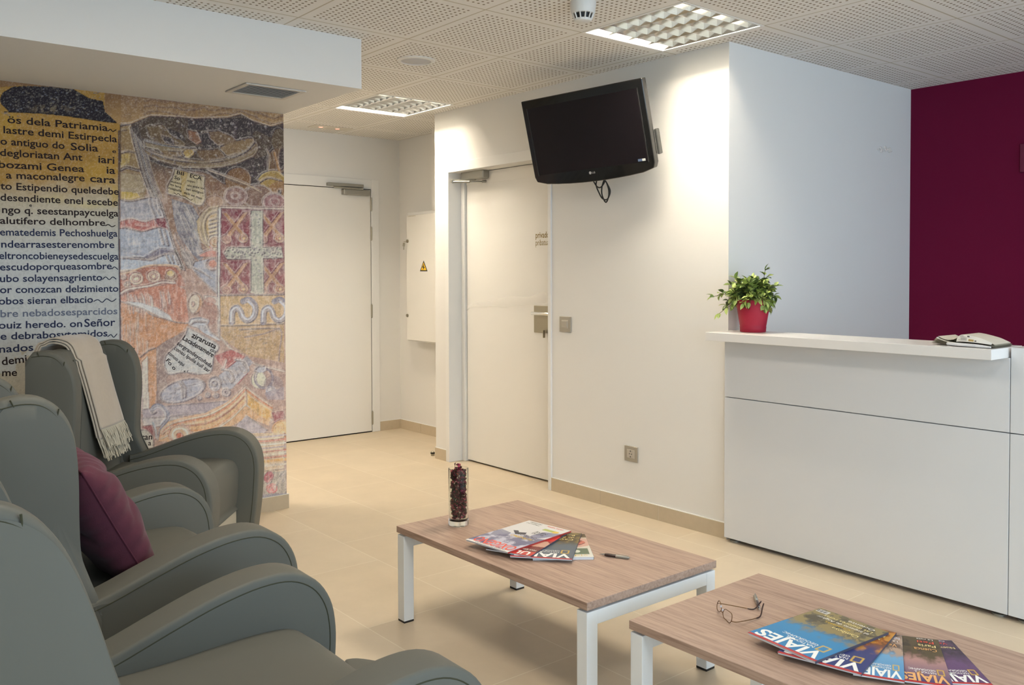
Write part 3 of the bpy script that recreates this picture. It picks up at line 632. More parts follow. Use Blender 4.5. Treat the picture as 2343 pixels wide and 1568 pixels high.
def armchair(label,cx,cy,yaw,recline=0,legrest=False):
    t=thing('armchair',label,'armchair',(cx,cy,0),yaw,'grey green vinyl wingback armchairs')
    ap=sm(ARM,4)
    loop=ap+[(-.185,.06)]
    ident=lambda u,v,y:(u,y,v)
    for s in (-1,1):
        ya,yb=(.287,.397) if s>0 else (-.397,-.287)
        arm=puffy(loop,ya,yb,ident,bulge=.004,rad=.010).build('arm',M['vinyl'],t,angle=45)
        pp=MB(); q=inset(ap,.021)
        for y in (ya-.0010,yb+.0010): pp.tube([(u,y,v) for u,v in q],.0016,6)
        pp.build('seam',M['stitch'],arm)
    ca,sa=math.cos(recline),math.sin(recline); px,pz=-.30,.42
    def rec(u,v,y):
        if recline and v>.42:
            du,dv=u-px,v-pz; k=min(1,(v-.42)/.12); a=recline*k; return (px+du*math.cos(a)-dv*math.sin(a),y,pz+dv*math.cos(a)+du*math.sin(a))
        return (u,y,v)
    wl=sm(WING[:13],4)+sm(WING[13:],3)
    for s in (-1,1):
        ya,yb=(.268,.342) if s>0 else (-.342,-.268)
        def wf(u,v,y,s=s):
            # wings splay outwards a little towards the top, face gently domed
            k=min(1,max(0,(.66-v)/.16)); k=k*k*(3-2*k); return rec(u,v,y+s*.056*k)
        wg=puffy(wl,ya,yb,wf,bulge=.010,rad=.020).build('wing',M['vinyl'],t,angle=50)
        pp=MB(); edge=sm(WING[3:13],4); q=inset([(u,v) for u,v in edge],-.0)
        q=inset(edge,-.020)
        for y in (ya-.0012,yb+.0012): pp.tube([wf(u,v,y) for u,v in q],.0015,6)
        ctr=Vector((-.24,.90))
        for i in (24,34):
            e=Vector(edge[min(i,len(edge)-1)]); d=(ctr-e).normalized()
            for y in (ya-.0012,yb+.0012): pp.tube([wf(*(e+d*.004),y),wf(*(e+d*.014),y*1.0),wf(*(e+d*.034),y)],[.0022,.0018,.0005],6)
        pp.build('seam',M['stitch'],wg)
    # inner back, softly domed, with vertical seam towards the wings
    bp=sm(BACK,3,True)
    nb=len(bp); vs=[];fs=[]; Y=[-.275,-.272,-.262,-.25,-.24,-.20,-.10,0,.10,.20,.24,.25,.262,.272,.275]
    for y in Y:
        k=(1-(y/.29)**2)
        for (u,v) in bp:
            dome=.030*k if u>-.345 and v>.45 else 0
            dz=.010*k if v>.98 else 0
            sc=1 if abs(y)<.324 else .0
            if abs(abs(y)-.25)<.001 and u>-.34: dome-=.010
            p=rec(u+dome,v+dz,y); vs.append(p)
    for j in range(len(Y)-1):
        for i in range(nb): fs.append((j*nb+i,j*nb+(i+1)%nb,(j+1)*nb+(i+1)%nb,(j+1)*nb+i))
    fs.append(tuple(range(nb-1,-1,-1))); fs.append(tuple((len(Y)-1)*nb+i for i in range(nb)))
    MB().add(vs,fs).build('backrest',M['vinyl'],t,angle=60)
    # seat cushion
    SEAT=[(-.24,.36),(-.24,.50),(-.15,.512),(.0,.516),(.13,.525),(.23,.528),(.300,.522),(.330,.500),(.342,.455),(.338,.36),(.325,.285),(.29,.28)]
    sp=sm(SEAT,3,True); n=len(sp); vs=[];fs=[]; Y=[-.2865,-.281,-.255,-.16,0,.16,.255,.281,.2865]
    for y in Y:
        k=1-(abs(y)/.2865)**6; 
        for u,v in sp: vs.append((u,y,v-.012*(1-k) if v>.45 else v))
    for j in range(len(Y)-1):
        for i in range(n): fs.append((j*n+i,j*n+(i+1)%n,(j+1)*n+(i+1)%n,(j+1)*n+i))
    fs.append(tuple(range(n-1,-1,-1))); fs.append(tuple((len(Y)-1)*n+i for i in range(n)))
    MB().add(vs,fs).build('seat_cushion',M['vinyl'],t,angle=60)
    fp=MB().box((.27,-.282,.05),(.332,.282,.278)).build('front_panel',M['vinyl_light'],t,bevel=.012,seg=3); fp['label']='pale front panel under the seat'
    MB().box((-.36,-.30,.03),(.27,.30,.30)).build('base',M['black'],t)
    for x in (-.30,.30):
        for y in (-.31,.31): MB().lathe([(.022,0),(.026,.062)],c=(x,y,0),n=16).build('foot',M['black'],t)
    if legrest:
        lp=sm([(.435,.238),(.470,.268),(.515,.21),(.545,.11),(.555,-.01),(.545,-.13),(.515,-.23),(.470,-.29),(.435,-.26),(.425,-.01)],4,True)
        lr=puffy(lp,.352,.398,lambda u,v,y:(u,v,y),bulge=.004,rad=.010).build('leg_rest',M['vinyl'],t,angle=50)
        MB().tube([(.34,.16,.25),(.44,.18,.345),(.50,.18,.350)],.008,8).tube([(.34,-.16,.25),(.44,-.18,.345),(.50,-.18,.350)],.008,8).build('steel_arm',M['chrome'],lr)
    return t
ch1=armchair('armchair with the beige fringed throw, nearest the mural and turned towards the viewer',1.243,4.118,-.68,-.06)
ch2=armchair('armchair in the middle of the row, holding the burgundy cushion',.768,2.88,0)
ch3=armchair('nearest armchair at the bottom left, its empty seat in full view',.665,1.79,-.02,.284,True)
# ---------------------------------------------------------------- burgundy cushion on the middle chair
velvet=mat('burgundy_velvet',(.090,.026,.040),.9,spec=.1,sheen=.12,bump=(260,.25,.001),noise=(6,.25))
def cushion():
    n=44; S=.205; vs=[];fs=[]
    def P(u,v,side):
        # u,v in -1..1 ; pinched corners
        e=(1-abs(u)**3.2)*(1-abs(v)**3.2); h=.088*max(e,0)**.5
        w=1-.07*(1-abs(v)**2)*0; x=u*S*(1-.05*(1-u*u)*0-.06*(abs(v)**2)*(1-abs(u))*0)
        x=u*S*(1-.07*math.cos(v*math.pi/2)**2*abs(u)**3); y=v*S*(1-.07*math.cos(u*math.pi/2)**2*abs(v)**3)
        wr=.007*math.sin(6*u+4*v+1)*math.sin(5*v-3*u)*e - .012*math.exp(-((u*.8+v*.55-.25)/.07)**2)*e - .010*math.exp(-((u*.9-v*.5-.35)/.06)**2)*e + .006*math.sin(26*(u if abs(v)>abs(u) else v)+3)*max(0,max(abs(u),abs(v))-.6)*2*(1 if e>0 else 0)
        return (x,y,side*(h+wr))
    for side in (1,-1):
        o=len(vs)
        for j in range(n+1):
            for i in range(n+1): vs.append(P(-1+2*i/n,-1+2*j/n,side))
        for j in range(n):
            for i in range(n): fs.append((o+j*(n+1)+i,o+j*(n+1)+i+1,o+(j+1)*(n+1)+i+1,o+(j+1)*(n+1)+i))
    mb=MB().add(vs,fs); o=mb.build('cushion',velvet,angle=80)
    import bmesh
    bm=bmesh.new(); bm.from_mesh(o.data); bmesh.ops.remove_doubles(bm,verts=bm.verts,dist=1e-4); bmesh.ops.recalc_face_normals(bm,faces=bm.faces); bm.to_mesh(o.data); bm.free(); o.data.shade_smooth()
    e=[]; 
    for (a,b,c,d) in ((-1,-1,1,-1),(1,-1,1,1),(1,1,-1,1),(-1,1,-1,-1)):
        for k in range(10): t=k/10; p=P(a+(c-a)*t,b+(d-b)*t,1); e.append((p[0],p[1],0))
    MB().tube(e,.0028,6,closed=True).build('piping',mat('burgundy_piping',(.07,.010,.025),.8),o)
    return o
cu=cushion(); tag(cu,'burgundy velvet cushion propped between the arms of the middle armchair','cushion')
# local x -> up the backrest, y -> chair width, z -> forward normal
lean=math.radians(28); nz=Vector((math.cos(lean),0,math.sin(lean))); ux=Vector((-math.sin(lean),0,math.cos(lean))); uy=Vector((0,1,0))
uy=(uy+ux*.10).normalized(); ux=uy.cross(nz)*-1 if uy.cross(nz).z<0 else uy.cross(nz)
cc=Vector((.705,2.80,.705))
cu.matrix_world=Matrix(((ux.x,uy.x,nz.x,cc.x),(ux.y,uy.y,nz.y,cc.y),(ux.z,uy.z,nz.z,cc.z),(0,0,0,1)))
# ---------------------------------------------------------------- beige throw over the far chair
wool=mat('beige_wool',lin('#bdb1a0'),.95,spec=.1,sheen=.5,bump=(700,.35,.001),noise=(55,.06))
def throw():
    # path in chair local (u,z): from behind, over the top, down the inner back
    path=[(-.420,.80),(-.418,.95),(-.413,1.05),(-.385,1.088),(-.345,1.092),(-.305,1.075),(-.285,1.03),(-.262,.95),(-.235,.85),(-.208,.75),(-.190,.675),(-.178,.62)]
    W=.252
    t=ch1.matrix_basis; o=None
    body=MB(); fr=MB()
    def layer(y0,off,zcut,wid,first):
        P=cr([(u,0,z) for u,z in path],7); 
        P=[p for i,p in enumerate(P) if p.z>zcut or i<20]
        nx=18; vs=[];fs=[]
        # outward normal of path
        for i,p in enumerate(P):
            a=P[max(i-1,0)]; b=P[min(i+1,len(P)-1)]; tt=(b-a).normalized(); n=Vector((-tt.z,0,tt.x))*-1
            n=Vector((tt.z,0,-tt.x)); n=-n if n.dot(p-Vector((-.34,0,.85)))<0 else n
            for k in range(nx+1):
                w=k/nx; y=y0+(w-.5)*wid+.016*(p.z<1.0)*(1.03-p.z)*0
                dome=.030*(1-(y/.33)**2)*(1 if p.z<1.02 and i>20 else .5)
                e=.0035*math.sin(w*9+i*.15)*(1 if i>18 else .3)
                q=p+n*(off+.004+e*.5)+Vector((dome if i>18 else 0,0,.010*(1-(y/.33)**2) if p.z>1 else 0)); vs.append((q.x,y,q.z))
        for i in range(len(P)-1):
            for k in range(nx): fs.append((i*(nx+1)+k,i*(nx+1)+k+1,(i+1)*(nx+1)+k+1,(i+1)*(nx+1)+k))
        body.add(vs,fs); 
        last=vs[-(nx+1):]
        for k in range(54):
            w=k/53; i=min(int(w*nx),nx-1); f=w*nx-i; a=Vector(last[i]).lerp(Vector(last[i+1]),f); L=.085*(.85+.3*random.random())
            dx=random.uniform(-.006,.006); pts=[a]
            for m in range(1,5): pts.append(a+Vector((.028*m/4*1.0+random.uniform(-.002,.003)+.004*(first),dx*m/4+random.uniform(-.0015,.0015),-L*m/4)))
            fr.tube(pts,[.0016,.0019,.0019,.0022,.0026],5)
    layer(.028,.000,.682,W*.92,0)
    layer(.036,.010,.672,W*.97,0)
    layer(.048,.020,.708,W,1)
    b=body.build('throw_blanket',wool,angle=80,fix=False); s=b.modifiers.new('thick','SOLIDIFY'); s.thickness=.006; s.offset=1
    b.matrix_world=t.copy()
    f=fr.build('fringe',mat('wool_fringe',lin('#bfb6a2'),.95,sheen=.3),b)
    tag(b,'folded beige wool throw with knotted fringe hung over the far armchair','throw')
bpy.context.view_layer.update(); throw()
# ================================================================ things on the tables
glass=mat('clear_glass',(.97,.99,.97),.0,trans=1,ior=1.45)
vp=at(1047,1206,'z',TZ); vc=Vector((2.105,2.905,TZ))
R_=.0405; HV=.230
t=thing('glass_vase','tall clear glass vase filled with dried petals at the far table corner','vase',vc)
MB().lathe([(.001,0),(R_-.003,0),(R_,.003),(R_,HV),(R_-.0025,HV+.001),(R_-.003,HV-.002),(R_-.0045,.034),(R_-.012,.022),(.001,.019)],n=56,cap0=False,cap1=False).build('vase_body',glass,t,angle=60)
cols=[lin(c) for c in ('#3a1a1a','#4a1f28','#6a1c34','#2e1c18','#8a2c46','#a84a50','#574a30','#35413c','#7a3a30','#c04a6a')]
pm_=[mat('dried_petal',c,.8,spec=.2) for c in cols]
pet=MB()
for k in range(950):
    z=.030+(HV-.038)*random.random(); 
    if k>905: z=HV-.012+.030*random.random()
    rmax=(R_-.0095) if z<HV-.01 else .014
    if z<.045: rmax*=.8
    r=rmax*random.random()**.35; a=random.random()*6.283; c=Vector((r*math.cos(a),r*math.sin(a),z)); s=.006+.007*random.random()
    s=min(s,.013); d1_=Vector((random.gauss(0,1),random.gauss(0,1),random.gauss(0,1))).normalized(); d2_=d1_.orthogonal().normalized(); nn=d1_.cross(d2_); pts=[c-d1_*s*.75,c-d1_*s*.2+d2_*s*.5+nn*s*.2,c+d1_*s*.5+d2_*s*.3,c+d1_*s*.8+nn*s*.2,c+d1_*s*.4-d2_*s*.4,c-d1_*s*.3-d2_*s*.5+nn*s*.25]
    pts=[Vector((p.x,p.y,p.z)) for p in pts]
    for p in pts:
        rr=math.hypot(p.x,p.y); lim=R_-.0055
        if rr>lim: p.x*=lim/rr; p.y*=lim/rr
        p.z=max(p.z,.0255)
    w_=[4,4,3,4,2,1.2,1,1,1,.8]; ci=random.choices(range(10),w_)[0]
    if z<.10 and random.random()<.25: ci=random.choice([4,5,9])
    pet.add(pts+[c+nn*s*.25],[(i,(i+1)%6,6) for i in range(6)],ci)
po=pet.build('potpourri',pm_,smooth=False); po.location=vc; tag(po,'dark red dried potpourri petals piled inside the glass vase','potpourri',None,'stuff')
# pens
def pen(p0,p1,label,name='pen'):
    a=Vector(p0); b=Vector(p1); L=(b-a).length; t=thing(name,label,'pen',a,0); d=(b-a); 
    q=d.to_track_quat('X','Z'); t.rotation_euler=q.to_euler(); r=.0055
    burg=mat('dark_lacquer',(.03,.012,.012),.2,coat=.5)
    MB().tube([(0,0,0),(.012,0,0),(.02,0,0)],[.001,.0035,.0045],12).build('tip',M['chrome'],t)
    MB().tube([(.02,0,0),(.03,0,0),(L*.55,0,0)],[.0045,r,r],14).build('barrel',burg,t)
    MB().tube([(L*.55,0,0),(L*.57,0,0),(L*.95,0,0),(L,0,0)],[r*1.05,r*1.1,r,.003],14).build('cap',M['alu'],t)
    MB().box((L*.62,-.0015,r),(L*.97,.0015,r+.003)).build('clip',M['chrome'],t)
    return t
pen(at(1371.7,1268,'z',TZ+.0062),at(1440,1277,'z',TZ+.0062),'dark lacquered pen with silver cap beside the magazines on the far table')
pen(at(1738,1396,'z',TZ+.0062),at(1727,1363,'z',TZ+.0062),'silver capped pen lying behind the eyeglasses on the nearest table')
# eyeglasses, upside down with folded-out temples
base0=at(1643,1400,'z',TZ+.002); base1=at(1669,1426,'z',TZ+.002); bd=(base1-base0).normalized(); nrm=bd.cross(Vector((0,0,1))).normalized()
gt=thing('eyeglasses','thin metal framed eyeglasses lying open on the nearest table','eyeglasses',(base0+base1)/2); gi=Matrix.Translation(-gt.location)
def G(px,py): return gi@hit(px,py,base0,nrm)
brown=mat('bronze_wire',(.16,.08,.025),.35,metal=.7); dark=mat('dark_tortoise_tip',(.035,.012,.008),.3)
def rimpts(P): 
    out=[]
    for p in P:
        q=G(*p); q.z=max(q.z,-gt.location.z+TZ+.0015); out.append(q)
    return out
rimA=cr(rimpts([(1641.5,1381),(1640.5,1390),(1642,1397),(1646,1400.5),(1650,1397),(1650.5,1389),(1648,1379),(1645,1375)]),5,True)
rimB=cr(rimpts([(1654,1404),(1656,1397.5),(1660,1394.5),(1668,1399.5),(1674,1405),(1675,1412),(1673.5,1421),(1668.5,1426),(1662,1421),(1656,1413.5)]),5,True)
MB().tube(rimA,.0011,8,closed=True).tube(rimB,.0011,8,closed=True).tube(cr([G(1649,1398),G(1653,1402),G(1655,1400)],4),.0012,8).build('frame',brown,gt)
lm=mat('lens',(.97,.97,.97),.0,alpha=.12,spec=.6)
ln=MB(); 
for r_ in (rimA,rimB): ln.add([tuple(p) for p in r_],[tuple(range(len(r_)))])
ln.build('lens',lm,gt,smooth=False,fix=False)
def TP(px,py,z): return gi@at(px,py,'z',z)
z0=TZ+.004
tmA=[G(1642.5,1381),TP(1652,1382,z0+.016),TP(1680,1387,z0+.008),TP(1706,1392,z0),TP(1721,1394.5,z0-.001),TP(1729,1392,z0+.002),TP(1735,1385,z0+.010),TP(1742,1376,z0+.022)]
tmB=[G(1673,1422),TP(1684,1424,z0+.008),TP(1705,1421,z0+.004),TP(1727,1416,z0),TP(1738,1412,z0),TP(1742,1404,z0+.006),TP(1744,1393,z0+.016),TP(1747.5,1381,z0+.028)]
for P in (tmA,tmB):
    q=cr(P,5); k=int(len(q)*.45); o=MB().tube(q[:k+1],.0012,8).build('temple',brown,gt); MB().tube(q[k:],[.0013]+[.0021]*(len(q)-k-2)+[.0014],8).build('ear_tip',dark,o)
np_=MB(); 
for a in ((1652.5,1391),(1656.5,1399)):
    c=G(*a)+nrm*.004; np_.tube([c,c+Vector((0,0,.004)),c+Vector((0,0,.008))],[.001,.0035,.001],8)
np_.build('nose_pad',mat('nose_pad',(.7,.7,.75),.2,alpha=.6),gt)
# ---------------------------------------------------------------- potted plant
pc=Vector((3.834,2.728,ZC)); PR=.0640
# keep apparent size: base 57 px wide, rim 77 px
t=thing('potted_plant','small green leafy plant in a red pot on the white counter','plant',pc)
red=mat('matt_red_pot',(.36,.018,.042),.5,spec=.3,bump=(400,.04,.0006))
MB().lathe([(.001,.0),(PR-.003,0),(PR,.003),(PR+.002,.028),(PR+.001,.030),(PR*1.05,.04),(PR*1.20,.10),(PR*1.345,.158),(PR*1.345,.164),(PR*1.30,.164),(PR*1.26,.145),(.001,.14)],n=64,cap0=False,cap1=False).build('pot',red,t,angle=50)
soil=MB().lathe([(PR*1.25,.146),(.03,.150),(.001,.152)],n=24,cap0=False).build('soil',mat('dark_soil',(.03,.02,.012),.95),t)
lf=[mat('leaf_green',lin('#7d8f45'),.45,spec=.4),mat('leaf_dark',lin('#4e6032'),.5,spec=.4),mat('leaf_pale',lin('#a9b86a'),.45,spec=.4),mat('stem_brown',lin('#5a4a28'),.7)]
fo=MB(); rr=random.Random(12)
def leaf(p,d,L,W,mi):
    d=d.normalized(); s=d.cross(Vector((0,0,1))); s=s.normalized() if s.length>.1 else Vector((1,0,0)); s=(s+Vector((rr.gauss(0,.35),rr.gauss(0,.35),rr.gauss(0,.35)))).normalized(); s=(s-d*s.dot(d)).normalized(); n=s.cross(d)
    if n.z<0: n=-n
    st=[(0,.12),(.25,.75),(.5,1),(.75,.75),(1,.05)]; vs=[];fs=[]
    for a,wd in st:
        c=p+d*(L*a)-n*(L*.30*a*a)+n*(0); vs+= [c+s*(W*wd)+n*(W*.45*wd),c,c-s*(W*wd)+n*(W*.45*wd)]
    for i in range(4):
        for k in range(2): fs.append((i*3+k,i*3+k+1,(i+1)*3+k+1,(i+1)*3+k))
    fo.add(vs,fs,mi)
# main bush: sprigs spreading from the pot centre
left=-CR; 
sprigs=[]
for k in range(125):
    az=rr.random()*6.283; el=rr.uniform(.25,1.45); L=rr.uniform(.06,.125); sprigs.append((Vector((math.cos(az)*math.cos(el),math.sin(az)*math.cos(el),math.sin(el))),L))
for v,L in (((-1.0,.0,.35),.20),((-1,.0,.62),.15),((-1.0,.0,-.02),.185),((.10,0,1),.165),((.55,0,.85),.165),((1,0,.35),.11),((1,0,.6),.12),((-.5,0,.85),.15),((1,0,.15),.10),((-.7,0,.6),.17)):
    sprigs.append(((CR*v[0]+Vector((0,0,1))*v[2]-CW*rr.uniform(-.1,.3)).normalized(),L))
for d,L in sprigs:
    b=Vector((rr.uniform(-.04,.04),rr.uniform(-.04,.04),.145)); q=[]
    for i in range(6):
        a=i/5; q.append(b+d*(L*a)+Vector((0,0,.02*math.sin(a*3))) - Vector((0,0,.05*a*a*(1-abs(d.z)))))
    fo.tube(q,.0014,5,3)
    for i in range(2,6):
        for s_ in (-1,1):
            ax=(q[i]-q[i-1]).normalized(); sd=ax.cross(Vector((0,0,1))); sd=sd.normalized() if sd.length>.1 else Vector((1,0,0))
            rot=Matrix.Rotation(rr.uniform(0,6.28),3,ax); dd=(ax*.7+rot@(sd*s_)*.9+Vector((0,0,.15))); mi=rr.choices([0,1,2],[5,4,3])[0]
            leaf(q[i],dd,rr.uniform(.028,.042),rr.uniform(.0095,.014),mi)
    leaf(q[-1],(q[-1]-q[-2]),.040,.009,rr.choice([0,2]))
fo.build('foliage',lf,t,angle=80,fix=False)
# ---------------------------------------------------------------- folded newspaper
paper=mat('newsprint',lin('#cfc8b8'),.8,noise=(40,.08)); ink=mat('news_ink',lin('#6d6a66'),.8)
cn=Vector((3.775,1.622,ZC+.001)); t=thing('newspaper','folded newspaper lying at the right end of the white counter','newspaper',cn,0)
def sheet(mb,prof,y0,y1,x0,x1,skew=0,mi=0,th=.0012):
    """prof: list (s,z) along Y from far(left in photo) to near(right)"""
    P=cr([(0,a,b) for a,b in prof],5); vs=[]
    for p in P:
        vs+= [(x0+skew*(p.y),p.y,p.z),(x1+skew*p.y,p.y,p.z*1.0+.002*math.sin(p.y*30))]
    n=len(P); vs2=[(a,b,c+th) for a,b,c in vs]; fs=[]
    for i in range(n-1): fs+= [(2*i,2*i+1,2*i+3,2*i+2)]
    o=len(vs); fs2=[tuple(k+o for k in f) for f in fs]; fs+=fs2+[(0,2*n-2,o+2*n-2,o)] if False else fs2
    mb.add(vs+vs2,fs,mi)
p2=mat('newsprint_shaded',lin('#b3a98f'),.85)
a=MB()
for k in range(7): # lower half, gently curled leaves
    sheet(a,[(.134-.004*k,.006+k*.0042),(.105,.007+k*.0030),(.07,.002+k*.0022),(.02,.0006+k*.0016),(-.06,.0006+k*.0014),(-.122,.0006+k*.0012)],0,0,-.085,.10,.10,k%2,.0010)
a.build('lower_fold',[paper,p2],t,angle=60,fix=False)
b=MB()
for k in range(8):
    d=k*.0017
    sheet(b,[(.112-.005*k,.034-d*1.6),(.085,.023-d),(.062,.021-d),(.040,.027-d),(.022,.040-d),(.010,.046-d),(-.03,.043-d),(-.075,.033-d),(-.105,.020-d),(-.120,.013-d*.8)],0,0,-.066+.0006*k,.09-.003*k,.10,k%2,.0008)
b.build('upper_fold',[paper,p2],t,angle=60,fix=False)
rb=MB(); RP=cr([(-.078,.062,.008),(-.086,.045,.0085),(-.093,0,.008),(-.098,-.05,.0075),(-.106,-.118,.005)],5); rb.tube(RP,[.0065]*(len(RP)-4)+[.006,.005,.004,.003],10)
rb.build('rolled_edge',mat('white_page_edge',lin('#dadadc'),.6),t)
# front flap with print
f=MB(); FP=cr([(0,.030,.024),(0,.010,.0355),(0,-.03,.0325),(0,-.075,.0225),(0,-.112,.008)],6); vs=[];fs=[]
for p in FP: vs+=[(-.067+.10*p.y,p.y,p.z+.0115),(-.090+.10*p.y,p.y-.006,p.z*.22+.0125)]
for i in range(len(FP)-1): fs.append((2*i,2*i+1,2*i+3,2*i+2))
ff=f.add(vs,fs).build('front_flap',mat('white_newsprint',lin('#d5d3cc'),.75),t,fix=False)
pr=MB()
def fp(s,v):
    x=s*(len(FP)-1); i=min(int(x),len(FP)-2); fr_=x-i; A=Vector(vs[2*i]).lerp(Vector(vs[2*i+2]),fr_); B=Vector(vs[2*i+1]).lerp(Vector(vs[2*i+3]),fr_); p=A.lerp(B,v); p.x-=.0012; return p
def bar(s0,s1,v0,v1,mi=0):
    n=4
    for i in range(n):
        a_=s0+(s1-s0)*i/n; b_=s0+(s1-s0)*(i+1)/n; pr.add([fp(a_,v0),fp(b_,v0),fp(b_,v1),fp(a_,v1)],[(0,1,2,3)],mi)
for k in range(5): bar(.22,.40,.42+k*.09,.45+k*.09)
for k in range(5): bar(.24,.36,.30+k*.0,.31)
bar(.16,.30,.12,.17); bar(.16,.5,.28,.295); bar(.40,.455,.10,.28,1); bar(.14,.17,.62,.74,1); bar(.44,.56,.55,.85,2); bar(.58,.62,.6,.85)
pr.build('print',[ink,M['black'],mat('ochre_print',lin('#a08a50'),.8)],ff,smooth=False,fix=False)
# ================================================================ printed mural
def mural():
    xs=np.concatenate([np.arange(XL+.001,.74,.012),np.arange(.74,XM-.0005,GRID),[XM-.0005]]); zs=np.concatenate([np.arange(SK+.004,ZS-.001,GRID),[ZS-.001]])
    X,Z=np.meshgrid(xs,zs); Yp=YW-.0025
    r=[np.array(v) for v in (CR,CU,CW)]; P=np.stack([X,np.full_like(X,Yp),Z-CAMZ],-1); d=P@r[2]
    PX=CXP+FPX*(P@r[0])/d; PY=CYP-FPX*(P@r[1])/d
    # the columns left of the view repeat the plastered text ground
    p=Paint(PX,PY,(.5,.4,.3),1.6,3)
    n1=p.noise(1/46.,oct=4); n2=p.noise(1/9.,oct=3,off=40); n3=p.noise(1/3.2,oct=2,off=90)
    L=lambda c:np.array(lin(c))
    def blend(a,b,t): t=np.clip(t,0,1)[...,None]; return L(a)*(1-t)+L(b)*t
    # ---- base zones
    txt=PX<274
    top=blend('#ac8642','#c2b8a2',(PY-395)/75+ (n1-.5)*.9); low=blend('#c2b8a2','#c4c8c8',(PY-470)/110); tz=np.where((PY<470)[...,None],top,low)
    tz=tz*(1-((PY>820)*.0)[...,None])
    pic=blend('#4a3c30','#8d6f58',(PY-330)/110+(n1-.5)*1.2); pic=np.where((PY>430)[...,None],blend('#8d6f58','#a98b80',(PY-430)/250+(n1-.5)*.8),pic)
    p.c=np.where(txt[...,None],tz,pic)
    p.tint((PY>800)*(PX<274)*((n1>.45)),'#b9ad8f',.6)
    # plaster above
    def topline(x): return np.interp(x,[0,40,150,205,240,272,300,345,400,450,520,552,580,620,650],[200,196,200,222,255,285,284,266,268,272,270,262,278,290,282])
    # yellow patches in text area
    for (cx,cy,rx,ry,c,a) in ((225,395,45,35,'#b8933c',.7),(60,330,90,40,'#a07a34',.5),(150,350,100,25,'#8f6c30',.5),(262,445,14,30,'#c2a24c',.7),(120,455,40,10,'#cbbd8c',.5),(20,280,26,40,'#b8933f',.8),(205,470,40,8,'#cfc08a',.6)):
        m=np.clip(1.3-np.hypot((PX-cx)/rx,(PY-cy)/ry)+(n2-.5)*1.2,0,1)*txt; p.tint(m,c,a)
    # blue grey cast of the painted figure panels
    P_=p.poly; Ln=p.line; E_=p.ell
    # left column under the plaster (276..330)
    P_([(276,290),(300,285),(322,350),(335,430),(330,455),(276,455)],'#93794e')
    P_([(276,395),(320,400),(333,430),(330,440),(276,450)],'#a79678')
    P_([(276,350),(300,352),(296,372),(276,385)],'#b59a52'); P_([(276,438),(315,442),(322,452),(300,458),(276,455)],'#c4a84e')
    Ln([(274,300),(290,298)],2,'#5a452c'); Ln([(276,352),(295,347),(318,352),(330,350)],2.5,'#54402a'); Ln([(276,390),(292,384),(318,390),(340,385)],6,'#4a3a30')
    # dark diagonal strap
    P_([(298,292),(316,285),(330,340),(345,400),(372,470),(400,560),(425,620),(410,615),(380,560),(355,480),(325,400),(306,330)],'#3c3434')
    for k in range(7): Ln([(304+k*3,300+k*4),(318+k*3.2,350),(333+k*3.5,405),(352+k*4,455)],1.2,['#b9a573','#2a2630','#8c98a4'][k%3],.7)
    # dark drapery area top right
    P_([(318,285),(370,268),(430,275),(510,272),(560,270),(600,288),(650,290),(650,400),(640,470),(560,425),(450,390),(380,385),(345,370),(330,330)],'#453727')
    P_([(430,272),(520,272),(560,270),(600,288),(650,290),(650,330),(590,300),(520,302),(430,296)],'#28232b')
    P_([(470,300),(540,298),(585,292),(570,325),(520,340),(490,338)],'#241f28',.9); P_([(465,302),(500,300),(530,312),(555,335),(500,335)],'#7a6142',.9)
    P_([(450,300),(478,305),(490,345),(478,350),(462,330)],'#241f28'); P_([(430,298),(452,302),(462,325),(450,332),(432,318)],'#8a5f42')
    P_([(335,290),(372,285),(400,310),(425,330),(420,345),(380,335),(345,318)],'#6b5738'); P_([(380,292),(415,305),(425,322),(405,318),(390,308)],'#251f26'); P_([(370,310),(395,318),(400,333),(378,327)],'#2c2528')
    P_([(330,325),(380,335),(430,340),(450,338),(452,345),(420,347),(370,345),(335,338)],'#8a7a5e')
    Ln([(325,318),(360,330),(400,336),(450,338),(500,336),(545,325),(580,312)],3.5,'#191722'); Ln([(335,322),(370,332),(410,338)],2,'#8d97a0',.8)
    # big crescent fold
    P_([(330,342),(380,355),(440,366),(500,366),(550,350),(575,325),(588,328),(590,345),(570,368),(520,382),(450,386),(400,378),(350,362)],'#7d684a',1,4)
    P_([(505,337),(545,322),(575,316),(582,325),(560,345),(525,358),(515,352)],'#8c7350',1,3); P_([(450,345),(500,342),(512,355),(515,362),(470,368),(455,360)],'#6e5434')
    P_([(365,345),(415,348),(418,358),(380,358)],'#836a48'); E_(432,350,13,8,'#b79a58'); E_(430,358,8,4,'#c4ac68',.9)
    Ln([(328,340),(370,360),(430,371),(500,370),(560,350),(585,325)],2.5,'#2b2428'); Ln([(345,366),(400,385),(470,390),(530,382),(580,362)],5,'#201d26'); Ln([(355,352),(410,366),(470,372),(540,362)],1.2,'#b5a27c',.8)
    Ln([(420,385),(470,380),(520,376),(570,355),(590,340)],1.6,'#c4b27e',.6)
    P_([(470,392),(560,372),(610,355),(640,300),(650,300),(650,470),(600,470),(560,440),(510,420)],'#2d2a30',.85)
    for k in range(160):
        x=318+330*p.rg.random(); y=275+170*p.rg.random(); E_(x,y,.8+1.5*p.rg.random(),.7+.9*p.rg.random(),['#c9b27a','#9aa0a0','#d8c48c','#7b86a0'][k%4],.65)
    E_(545,412,30,28,'#8c6336',.75); E_(480,440,45,25,'#80583c',.5)
    # right edge ornaments
    E_(638,320,16,26,'#5c4b34'); E_(634,370,22,30,'#6e5236'); Ln([(612,345),(618,360),(615,390)],3,'#b89c66'); Ln([(628,350),(635,375),(640,395)],6,'#a97a42'); E_(645,365,6,24,'#2a2126')
